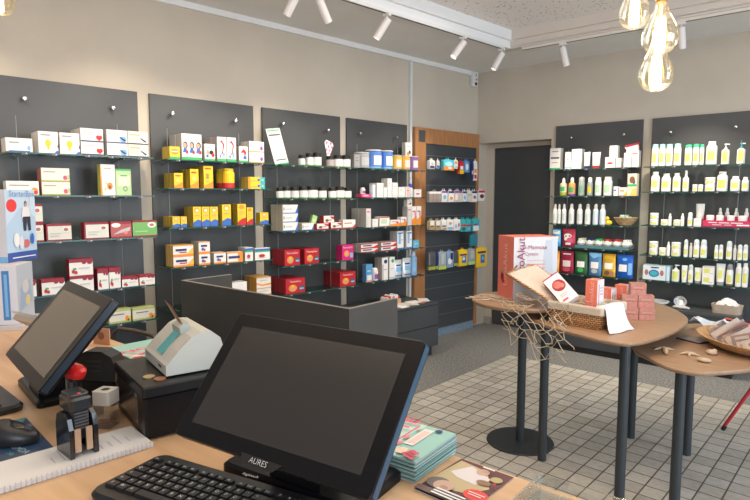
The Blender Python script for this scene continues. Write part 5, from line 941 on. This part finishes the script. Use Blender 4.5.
m.loft([mo(.92,.0), mo(1,.009), mo(.97,.02), mo(.84,.030), mo(.6,.036), mo(.3,.0385), mo(.05,.039)], mat((.02,.02,.022), .35), True); link('mouse_shell', m, t); m = MB(); m.T = Matrix.Translation((0,.034,.030)) @ Matrix.Rotation(R(90), 4, 'Y'); m.lathe([(0,-.003),(.007,-.003),(.007,.003),(0,.003)], 'dgrey', 12); link('scroll_wheel', m, t)
# spiral notepad
pa = Vector(onz(154, 447.5, DZ)[:2]); pb = Vector(onz(131, 430, DZ)[:2]); pcn = Vector(onz(0, 495.5, DZ)[:2]); dv = (pcn-pa).normalized(); wv = (pb-pa); wv = wv-dv*wv.dot(dv); wd_ = wv.length
ang_ = math.atan2(dv.y, dv.x); t = thing('spiral_notepad', 'long white spiral-bound notepad lying under the date stamp', 'notepad', (pa.x, pa.y, z0), ang_)
sgn = 1 if (Vector((-dv.y, dv.x)).dot(wv) > 0) else -1; Lp = .42
m = MB(); y0_, y1_ = sorted((.003*sgn, wd_*sgn)); m.box(0, Lp, y0_, y1_, 0, .009, (.72,.70,.68))
for i in range(9):
    xx = .03+.017*i; m.add([(xx,sgn*wd_*.35,.0094),(xx+.0018,sgn*wd_*.35,.0094),(xx+.0018,sgn*wd_*(.6+.2*(i % 2)),.0094),(xx,sgn*wd_*(.6+.2*(i % 2)),.0094)], [(0,1,2,3)] if sgn > 0 else [(3,2,1,0)], (.42,.40,.45))
link('pages', m, t); m = MB()
for i in range(52):
    xx = .006+.008*i; m.tube([(xx+.0015*math.cos(a_), sgn*.004-sgn*.0055*math.cos(a_), .0058+.0055*math.sin(a_)) for a_ in [2*math.pi*q/10 for q in range(11)]], .0009, mat((.55,.53,.58), .3), 4)
link('spiral_binding', m, t)
# date stamp
sx, sy = -1.118, .446; t = thing('date_stamp', 'large black self-inking date stamp standing on the notepad', 'stamp', (sx, sy, z0+.0096), R(88)); gl = mat((.018,.018,.02), .18, coat=.4)
for s_ in (-1, 1):
    m = MB(); x_ = s_*.022; m.T = Matrix.Translation((x_,0,0)) @ Matrix.Rotation(R(90), 4, 'Z') @ Matrix.Rotation(R(90), 4, 'X')
    m.prism([(-.034,0),(.034,0),(.034,.055),(.026,.075),(.010,.083),(-.010,.083),(-.026,.075),(-.034,.055)], -.004, .004, gl); link('side_wall', m, t)
m = MB(); m.box(-.018,.018,.028,.034,0,.055,gl); link('back_wall', m, t)
link('carriage', MB().box(-.017,.017,-.020,.020,.03,.088,mat((.025,.025,.028), .3), .006), t)
link('guide_bar', MB().box(-.016,-.005,-.032,-.028,.009,.054,mat((.62,.42,.28), .3, .4)).box(.005,.016,-.032,-.028,.009,.054,mat((.62,.42,.28), .3, .4)), t)
m = MB(); m.bbox(-.021,.021,-.030,.030,.088,.112,gl,.008); m.bbox(-.018,.018,-.024,.026,.112,.118,gl,.008); m.ell((-.0,-.018,.118),(.004,.005,.0015),'red',10,4); link('handle', m, t)
m = MB()
for i in range(6): m.box(-.013,.013,-.0255,-.0205,.050+i*.006,.054+i*.006,(.07,.07,.075))
link('date_wheels', m, t)
# red topped stamp and big dark stamp
rx, ry = onz(74, 409, DZ)[:2]; t = thing('hand_stamp', 'black hand stamp with bright red rounded top behind the date stamp', 'stamp', (-1.305, .520, z0), R(20))
link('stamp_body', MB().lathe([(0,0),(.024,0),(.025,.03),(.016,.045),(.0145,.09),(.018,.105),(0,.105)], gl, 20), t); m = MB(); m.T = Matrix.Translation((0,0,.103)) @ Matrix.Rotation(R(12), 4, 'Y') @ Matrix.Diagonal((1.35,1,.8,1)); m.lathe([(0,-.004),(.018,-.003),(.0205,.010),(.0205,.020),(.015,.027),(0,.030)], mat((.72,.02,.02), .25), 20); link('red_cap', m, t)
t = thing('stamp_holder', 'black rounded stamp rack behind the paper clip dispenser', 'stamp holder', (-1.385, .612, z0), R(33))
m = MB(); m.T = Matrix.Rotation(R(90), 4, 'X') ; m.prism([(-.052,.055),(.052,.055),(.056,.085),(.045,.115),(.02,.128),(-.02,.128),(-.045,.115),(-.056,.085)], -.022, .022, mat((.014,.014,.015), .4)); link('rounded_head', m, t)
m = MB(); 
for i in range(3): m.box(-.02,.022,-.0235,-.0215,.078+.012*i,.084+.012*i,(.035,.035,.037))
link('relief', m, t)
for x_ in (-.035, 0, .035): link('post', MB().cyl(x_, 0, .01, .058, .008, M_BLK, 12), t)
link('base', MB().box(-.055,.055,-.035,.035,0,.012,M_BLK,.01), t); link('stamp_block', MB().box(-.048,.048,-.016,.02,.0125,.054,M_BEZ,.006), t)
# paper clip dispenser
t = thing('clip_dispenser', 'clear paper clip dispenser with cream magnetic top', 'dispenser', (-1.216, .548, z0), R(30)); 
link('clear_base', MB().box(-.019,.019,-.019,.019,.001,.052,M_CLEAR,.004), t)
m = MB(); m.loft([[(*q, .052) for q in rrect(-.020,.020,-.020,.020,.004)], [(*q, .082) for q in rrect(-.020,.020,-.020,.020,.004)]], (.68,.62,.54)); m.lathe([(0,0),(.009,0)], M_BLK, 16, (0,0,.0824)); link('cream_top', m, t)
m = MB(); rnd = random.Random(4)
for i in range(24):
    x_, y_, zz = rnd.uniform(-.012,.012), rnd.uniform(-.012,.012), rnd.uniform(.003,.016); a_ = rnd.uniform(0,3.1); m.tube([(x_+.007*math.cos(a_+q), y_+.003*math.sin(a_+q), zz) for q in (0,1.5,3,4.5,6)], .0007, mat((.55,.25,.15), .3, .7), 4)
link('paper_clips', m, t)['kind'] = 'stuff'
# black box, coins, note tester
ya_ = R(-13); bc_ = Vector((-1.073, .560)); ux = Vector((math.cos(ya_), math.sin(ya_))); uy = Vector((-math.sin(ya_), math.cos(ya_)))
t = thing('receipt_printer', 'glossy black box-shaped receipt printer left of the centre monitor', 'printer', (bc_.x, bc_.y, z0), ya_)
link('printer_case', MB().box(-.235,0,0,.25,.004,.090,M_BEZ,.006), t); link('printer_lid', MB().box(-.238,.003,-.004,.253,.092,.113,mat((.010,.010,.010), .35, spec=.3),.006), t); link('front_window', MB().box(-.215,-.05,-.0012,0,.02,.085,mat((.05,.035,.028), .08, coat=.5)), t)
for x_ in (-.22, -.015):
    for y_ in (.02, .23): link('foot', MB().cyl(x_, y_, 0, .004, .008, 'dgrey', 10), t)
zt = z0+.1135; 
def wp(x, y): p = bc_+ux*x+uy*y; return (p.x, p.y)
for (x, y, c, lb) in ((149,377,(.62,.45,.20),'brass coloured coin on the black printer, left of copper coin'),(160,379,(.50,.22,.12),'copper coin on the black printer, right of brass coin')):
    o = link('coin', MB().lathe([(0,0),(.0125,0),(.0125,.002),(0,.0022)], mat(c, .35, .7), 20), None, onz(x, y, zt)); tag(o, lb, 'coin')
p = wp(-.215, .062); t = thing('note_tester', 'cream counter-top banknote tester with teal stripe on the black printer', 'banknote tester', (*p, zt), ya_+R(-2)); cb = mat((.50,.49,.43), .45)
m = MB(); m.T = Matrix.Rotation(R(90), 4, 'Y') @ Matrix.Rotation(R(90), 4, 'Z')    # profile (y,z) extruded along x
prof = [(0,.004),(.13,.004),(.15,.05),(.14,.085),(.118,.104),(.09,.107),(.066,.096),(.03,.062),(.007,.036),(0,.030)]
m.prism([(a_, b_) for a_, b_ in prof], 0, .195, cb); link('tester_body', m, t)
m = MB(); m.add([(.075,.0115,.0405),(.125,.0115,.0405),(.125,.060,.090),(.075,.060,.090)], [(0,1,2,3)], (.07,.38,.40)); m.v = [(x, y-.0015, z+.0015) for x, y, z in m.v]; link('teal_label', m, t)
m = MB(); m.add([(.012,-.0006,.02),(.05,-.0006,.02),(.05,-.0006,.026),(.012,-.0006,.026)], [(0,1,2,3)], 'grey'); m.add([(.13,-.0006,.015),(.155,-.0006,.015),(.155,-.0006,.022),(.13,-.0006,.022)], [(0,1,2,3)], 'black'); link('front_marks', m, t)
m = MB(); m.loft([[(.065,.058,.088),(.135,.058,.088),(.135,.085,.104),(.065,.085,.104)], [(.068,.055,.108),(.132,.055,.108),(.132,.078,.122),(.068,.078,.122)]], (.38,.42,.38)); link('note_guide', m, t)
m = MB(); m.add([(.078,.068,.112),(.124,.068,.112),(.070,.052,.160),(.022,.050,.168)], [(0,1,2,3)], (.46,.20,.10)); m.add([(.078,.069,.112),(.124,.069,.112),(.070,.053,.160),(.022,.051,.168)], [(3,2,1,0)], (.55,.3,.2)); m.add([(.088,.0665,.1125),(.102,.0665,.1125),(.052,.0498,.162),(.040,.0492,.164)], [(0,1,2,3)], (.7,.55,.45)); o = link('banknote', m, None, (*p, zt), ya_+R(-2)); tag(o, 'reddish brown banknote sticking out of the cream note tester', 'banknote')
t.scale = (.92,.86,.84); o.scale = (.92,.86,.84)
# magazines
def magazine(loc, rz, label, n_, group, thick=.0024):
    C_, S_ = math.cos(rz), math.sin(rz); rnd = random.Random(int(loc[0]*100))
    for i in range(n_):
        m = MB(); th = thick; m.box(-.148/2,.148/2,-.105,.105,0,th-.0003,(.15,.28,.26) if i % 3 else (.40,.46,.44))
        if i == n_-1:
            m.T = Matrix.Rotation(R(-90), 4, 'X') @ Matrix.Translation((0,-th+.0002,-.105))
            m.T = Matrix.Translation((0,-.105,th)) @ Matrix.Rotation(R(-90), 4, 'X')
            D_ = [('r',0,0,1,1,(.30,.55,.49)),('p',[(0,.2),(.5,.35),(1,.3),(1,.62),(.4,.6),(0,.5)],(.50,.70,.64)),('r',.0,.355,.94,.37,(.80,.08,.16)),('r',.0,.55,.94,.565,(.80,.08,.16)),('r',.34,.18,.88,.28,(.78,.72,.68)),('r',.40,.20,.82,.26,(.82,.55,.5)),('e',.9,.14,.05,.035,'navy'),('e',.30,.31,.07,.025,(.75,.2,.2)),('e',.50,.315,.06,.02,(.8,.2,.22)),('e',.14,.2,.09,.05,(.85,.6,.45)),('e',.04,.30,.05,.02,'salmon'),('e',.8,.32,.05,.015,(.85,.45,.35))]
            D_ = [d for d in D_]+[('e',.02+.02*q,.05+.02*((q*7) % 5),.04,.03,(.62,.10,.14)) for q in range(7)]
            m.T = m.T @ Matrix.Diagonal((1,-1,1,1)); m.T = Matrix.Translation((0,-.105,th)) @ Matrix(((1,0,0,0),(0,0,1,0),(0,-1,0,0),(0,0,0,1)))
            m.decals(D_, .148, .21, 0); m.text('NOTE', .0, .096, .036, (.80,.06,.14), Matrix.Translation((0,-.007,0)), 1.25)
        o = link('magazine', m, None, (loc[0]+rnd.uniform(-.002,.002), loc[1]+rnd.uniform(-.002,.002), loc[2]+i*th), rz+rnd.uniform(-.015,.015)); tag(o, label[0] if i == n_-1 else label[1], 'magazine', group)
magazine((-.660, .842, z0), R(90)+R(3), ('top magazine with mint cover of the stack right of centre monitor','mint green magazine within the stack right of centre monitor'), 16, 'magazines stacked right of the monitor')
magazine((-1.575, .832, z0), R(90)+R(-2), ('top mint magazine of the stack behind the black printer','mint magazine within the stack behind the black printer'), 18, 'magazines stacked behind the printer', .0026)
# flyer
fa = Vector(onz(461.5, 459.5, DZ)[:2]); fb = Vector(onz(514, 478.5, DZ)[:2]); fc = Vector(onz(412.5, 489, DZ)[:2]); u_ = (fb-fa); wf = u_.length; u_.normalize(); v_ = fc-fa; hf = abs(v_.dot(Vector((-u_.y, u_.x))))
t_ = math.atan2(u_.y, u_.x); m = MB(); m.T = Matrix.Translation((wf/2, -hf, .0008)) @ Matrix(((1,0,0,0),(0,0,1,0),(0,-1,0,0),(0,0,0,1)))
sk = (.55,.36,.27)
m.decals([('r',0,0,1,1,(.10,.02,.03)),('p',[(0,.35),(.05,.95),(.6,.9),(.9,.55),(.7,.3),(.2,.2)],(.50,.40,.22)),('p',[(.12,.62),(.3,.9),(.78,.75),(.66,.52),(.3,.55)],(.68,.62,.62)),('e',.55,.85,.11,.08,sk),('e',.85,.78,.1,.07,(.40,.36,.15)),('e',.74,.62,.12,.06,(.25,.14,.08)),('e',.2,.28,.2,.13,(.15,.12,.11)),('e',.32,.26,.17,.12,sk),('e',.36,.22,.07,.04,(.42,.24,.18)),('p',[(0,0),(1,0),(1,.2),(.5,.14),(0,.1)],(.14,.09,.08)),('e',.86,.30,.2,.12,(.70,.05,.05)),('r',.72,.32,1.0,.335,'white'),('r',.75,.27,.97,.285,'white'),('r',.3,.13,.82,.16,'white'),('r',.3,.07,.9,.10,'white'),('r',.3,.015,.7,.045,'white'),('r',.5,.9,.72,.925,'white'),('e',.93,.62,.03,.02,'red')], wf, hf, 0)
m.T = Matrix.Identity(4); m.box(0, wf, -hf, 0, 0, .0006, 'white')
o = link('flyer', m, None, (fa.x, fa.y, z0), t_); tag(o, 'dark red printed flyer with two people and red circle on desk edge', 'flyer')
# clear card holder at desk edge
hx, hy = onz(575, 500, DZ)[:2]; t = thing('card_holder', 'clear acrylic card holder at the desk edge, bottom of photo', 'card holder', (-.315, .862, z0), R(0))
link('acrylic_shell', MB().box(-.06,.10,-.09,-.087,0,.03,M_CLEAR).box(-.06,.10,.03,.033,0,.03,M_CLEAR).box(-.06,-.057,-.087,.03,0,.03,M_CLEAR).box(-.06,.10,-.087,.03,0,.003,M_CLEAR), t)
for i in range(3): o = link('card', MB().box(-.04,.04,-.027,.027,0,.0008,['white','offw','cream'][i]), None, (-.30+.004*i, .835, z0+.0035+.001*i), .1*i); tag(o, 'small pale card inside the clear acrylic holder', 'card', 'cards in the acrylic holder')
# boxes at left
lc = Vector(onz(18.5, 331, DZ)[:2]); 
def stbox(c_, z, w, d, h, upper, label, rz):
    t = thing('product_box', label, 'box', (c_[0], c_[1], z), rz); m = MB()      # origin at the corner nearest the camera
    base = (.62,.66,.72) if upper else (.60,.60,.62)
    v = [(0,0,0),(w,0,0),(w,d,0),(0,d,0),(0,0,h),(w,0,h),(w,d,h),(0,d,h)]
    m.add(v, [(0,3,2,1),(4,5,6,7),(2,3,7,6),(1,2,6,5)], base); m.add(v, [(0,1,5,4)], (.45,.60,.75) if upper else (.5,.54,.60)); m.add(v, [(3,0,4,7)], (.66,.66,.70))
    MF = Matrix.Translation((w/2,0,0)); ML = Matrix.Translation((0,d/2,0)) @ Matrix.Rotation(R(-90), 4, 'Z')
    if upper:
        m.decals([('r',0,0,1,.13,(.05,.10,.35)),('p',[(0,.5),(.5,.75),(1,.6),(1,1),(0,1)],(.55,.68,.82)),('e',.2,.78,.17,.09,(.75,.06,.06)),('e',.66,.80,.05,.045,(.14,.08,.07)),('e',.66,.78,.035,.035,sk),('p',[(.5,.6),(.82,.6),(.75,.76),(.56,.76)],(.75,.74,.76)),('p',[(.56,.42),(.64,.42),(.68,.6),(.72,.42),(.8,.42),(.80,.62),(.54,.62)],(.04,.04,.06)),('p',[(.8,.72),(.88,.92),(.84,.93),(.76,.74)],(.75,.74,.76)),('e',.3,.3,.1,.1,'white'),('e',.45,.26,.08,.1,(.7,.7,.74)),('e',.62,.24,.1,.06,(.6,.15,.15)),('e',.82,.3,.06,.08,'blue'),('r',.12,.05,.9,.065,'white')], w, h, 0, MF)
        m.text('StarterBox', 0, 0, .025, (.10,.25,.50), Matrix.Translation((w*.52, -.008, h*.94))); m.decals([('e',.3,.85,.2,.05,'lgrey'),('r',.2,.3,.5,.33,'lgrey'),('r',0,0,1,.08,'lblue')], d, h, 0, ML)
    else:
        m.decals([('p',[(.1,.2),(.9,.3),(.8,.7),(.2,.6)],(.35,.45,.60)),('e',.5,.6,.2,.12,(.65,.62,.6)),('e',.6,.35,.15,.1,(.7,.6,.3))], w, h, 0, MF)
        m.decals([('r',.80,.08,.90,.92,(.06,.22,.50)),('r',.83,.14,.87,.86,'lblue'),('e',.68,.85,.035,.04,'red'),('e',.68,.62,.035,.04,'red'),('e',.68,.4,.06,.08,'tan'),('e',.67,.25,.07,.07,'brown'),('e',.70,.12,.035,.04,'red'),('r',.93,.2,.98,.22,'lgrey')], d, h, 0, ML)
    link('printed_box', m, t)
stbox((-2.38,.762), z0+.018, .17, .25, .222, False, 'lower white box with blue stripe under the StarterBox carton', R(143)); stbox((-2.50,.775), z0+.2412, .175, .22, .285, True, 'upper pale blue StarterBox carton at the left edge of the photo', R(126))
o = link('cardboard_tray', MB().box(-.02,.22,-.02,.30,0,.016,(.58,.56,.56)), None, (-2.38, .762, z0), R(143)); tag(o, 'white cardboard tray under the two boxes at left', 'tray')
# leaflet dispenser behind the left stamps
t = thing('leaflet_dispenser', 'clear leaflet dispenser with pale leaflets behind the left monitor', 'leaflet holder', (-2.02, .80, z0+.026), R(8))
m = MB(); m.T = Matrix.Rotation(R(55), 4, 'X'); m.box(-.11,.11,0,.003,0,.17,M_CLEAR).box(-.11,.11,-.03,-.027,0,.08,M_CLEAR); link('acrylic_shell', m, t)
m = MB(); m.T = Matrix.Rotation(R(55), 4, 'X'); m.box(-.10,.10,-.02,-.002,.002,.15,(.50,.42,.36)); m.add([(-.08,-.0206,.02),(.08,-.0206,.02),(.08,-.0206,.06),(-.08,-.0206,.06)],[(0,1,2,3)],'lgrey'); o = link('leaflet', m, None, (-2.02,.80,z0+.027), R(8)); tag(o, 'beige leaflets in the clear dispenser behind the left monitor', 'leaflet')
o = link('leaflet', MB().box(-.11,.11,-.05,.05,0,.012,(.62,.60,.62)), None, (-1.90, .74, z0), R(-12)); tag(o, 'white leaflets lying in front of the clear dispenser', 'leaflet')
m = MB(); m.box(-.05,.02,-.002,.002,0,.055,(.55,.28,.16)); m.ell((-.015,-.003,.03),(.014,.002,.014),(.25,.1,.06)); o = link('postcard', m, None, (-1.905, .865, z0), R(20)); tag(o, 'small orange postcard standing behind the mint magazine stack', 'card')
# visitor chair beyond the desk
t = thing('visitor_chair', 'metal tube chair back showing beyond the desk near the magazines', 'chair', (-2.62, 1.36, 0), R(8)); tb = mat((.16,.12,.10), .3, .6)
pts = [(-.2,0,.42),(-.2,-.02,.80),(-.18,-.022,.865),(-.13,-.024,.895),(0,-.025,.90),(.13,-.024,.895),(.18,-.022,.865),(.2,-.02,.80),(.2,0,.42)]
link('back_frame', MB().tube(pts, .011, tb, 10), t); link('backrest', MB().box(-.185,.185,-.022,-.010,.58,.80,(.03,.03,.032),.005), t); link('seat', MB().box(-.21,.21,.0,.40,.42,.46,(.03,.03,.032),.03), t)
for x, y in ((-.2,.0),(.2,0),(-.2,.38),(.2,.38)): link('leg', MB().tube([(x,y,.42),(x*1.05,y,.012)], .011, tb, 8), t)

# ------------------------------------------------------------------ light and camera
def area(loc, size, energy, col, rot, sy=None):
    L = bpy.data.lights.new('area', 'AREA'); L.energy = energy; L.color = col; L.shape = 'RECTANGLE'; L.size = size; L.size_y = sy or size
    o = bpy.data.objects.new('unseen_area_light', L); C.objects.link(o); o.location = loc; o.rotation_euler = rot; return o
area((3.6, 2.6, 1.8), 4.0, 200, (.74,.87,1), (0, R(90), 0), 2.4)          # cool light of the unseen shop window on the right
area((-1.2, 2.6, Z2-.06), 2.6, 46, (1,.93,.84), (0, 0, 0), 3.2)  # unseen ceiling fill added for general room light, no fixture built
area((-1.6, .2, Z2-.06), 2.0, 8, (1,.78,.55), (0, 0, 0), 1.0)  # unseen warm light added over the desk in place of further pendants
area((2.2, -1.9, 1.9), 2.6, 85, (.86,.93,1), (R(90), 0, R(12)), 1.8)          # unseen fill added behind the camera to brighten the back wall
wd = bpy.data.worlds.new('world'); bpy.context.scene.world = wd; wd.use_nodes = True; wd.node_tree.nodes['Background'].inputs[0].default_value = (.80,.86,.95,1); wd.node_tree.nodes['Background'].inputs[1].default_value = .42
cam = bpy.data.cameras.new('camera'); co = bpy.data.objects.new('camera', cam); C.objects.link(co); co.location = (0, 0, H); co.rotation_euler = (R(90)-PT, 0, HD-R(90)); cam.sensor_width = 36; cam.lens = F/750*36; cam.clip_start = .02
sc = bpy.context.scene; sc.camera = co; sc.view_settings.view_transform = 'Standard'; sc.view_settings.look = 'None'; sc.view_settings.exposure = 0
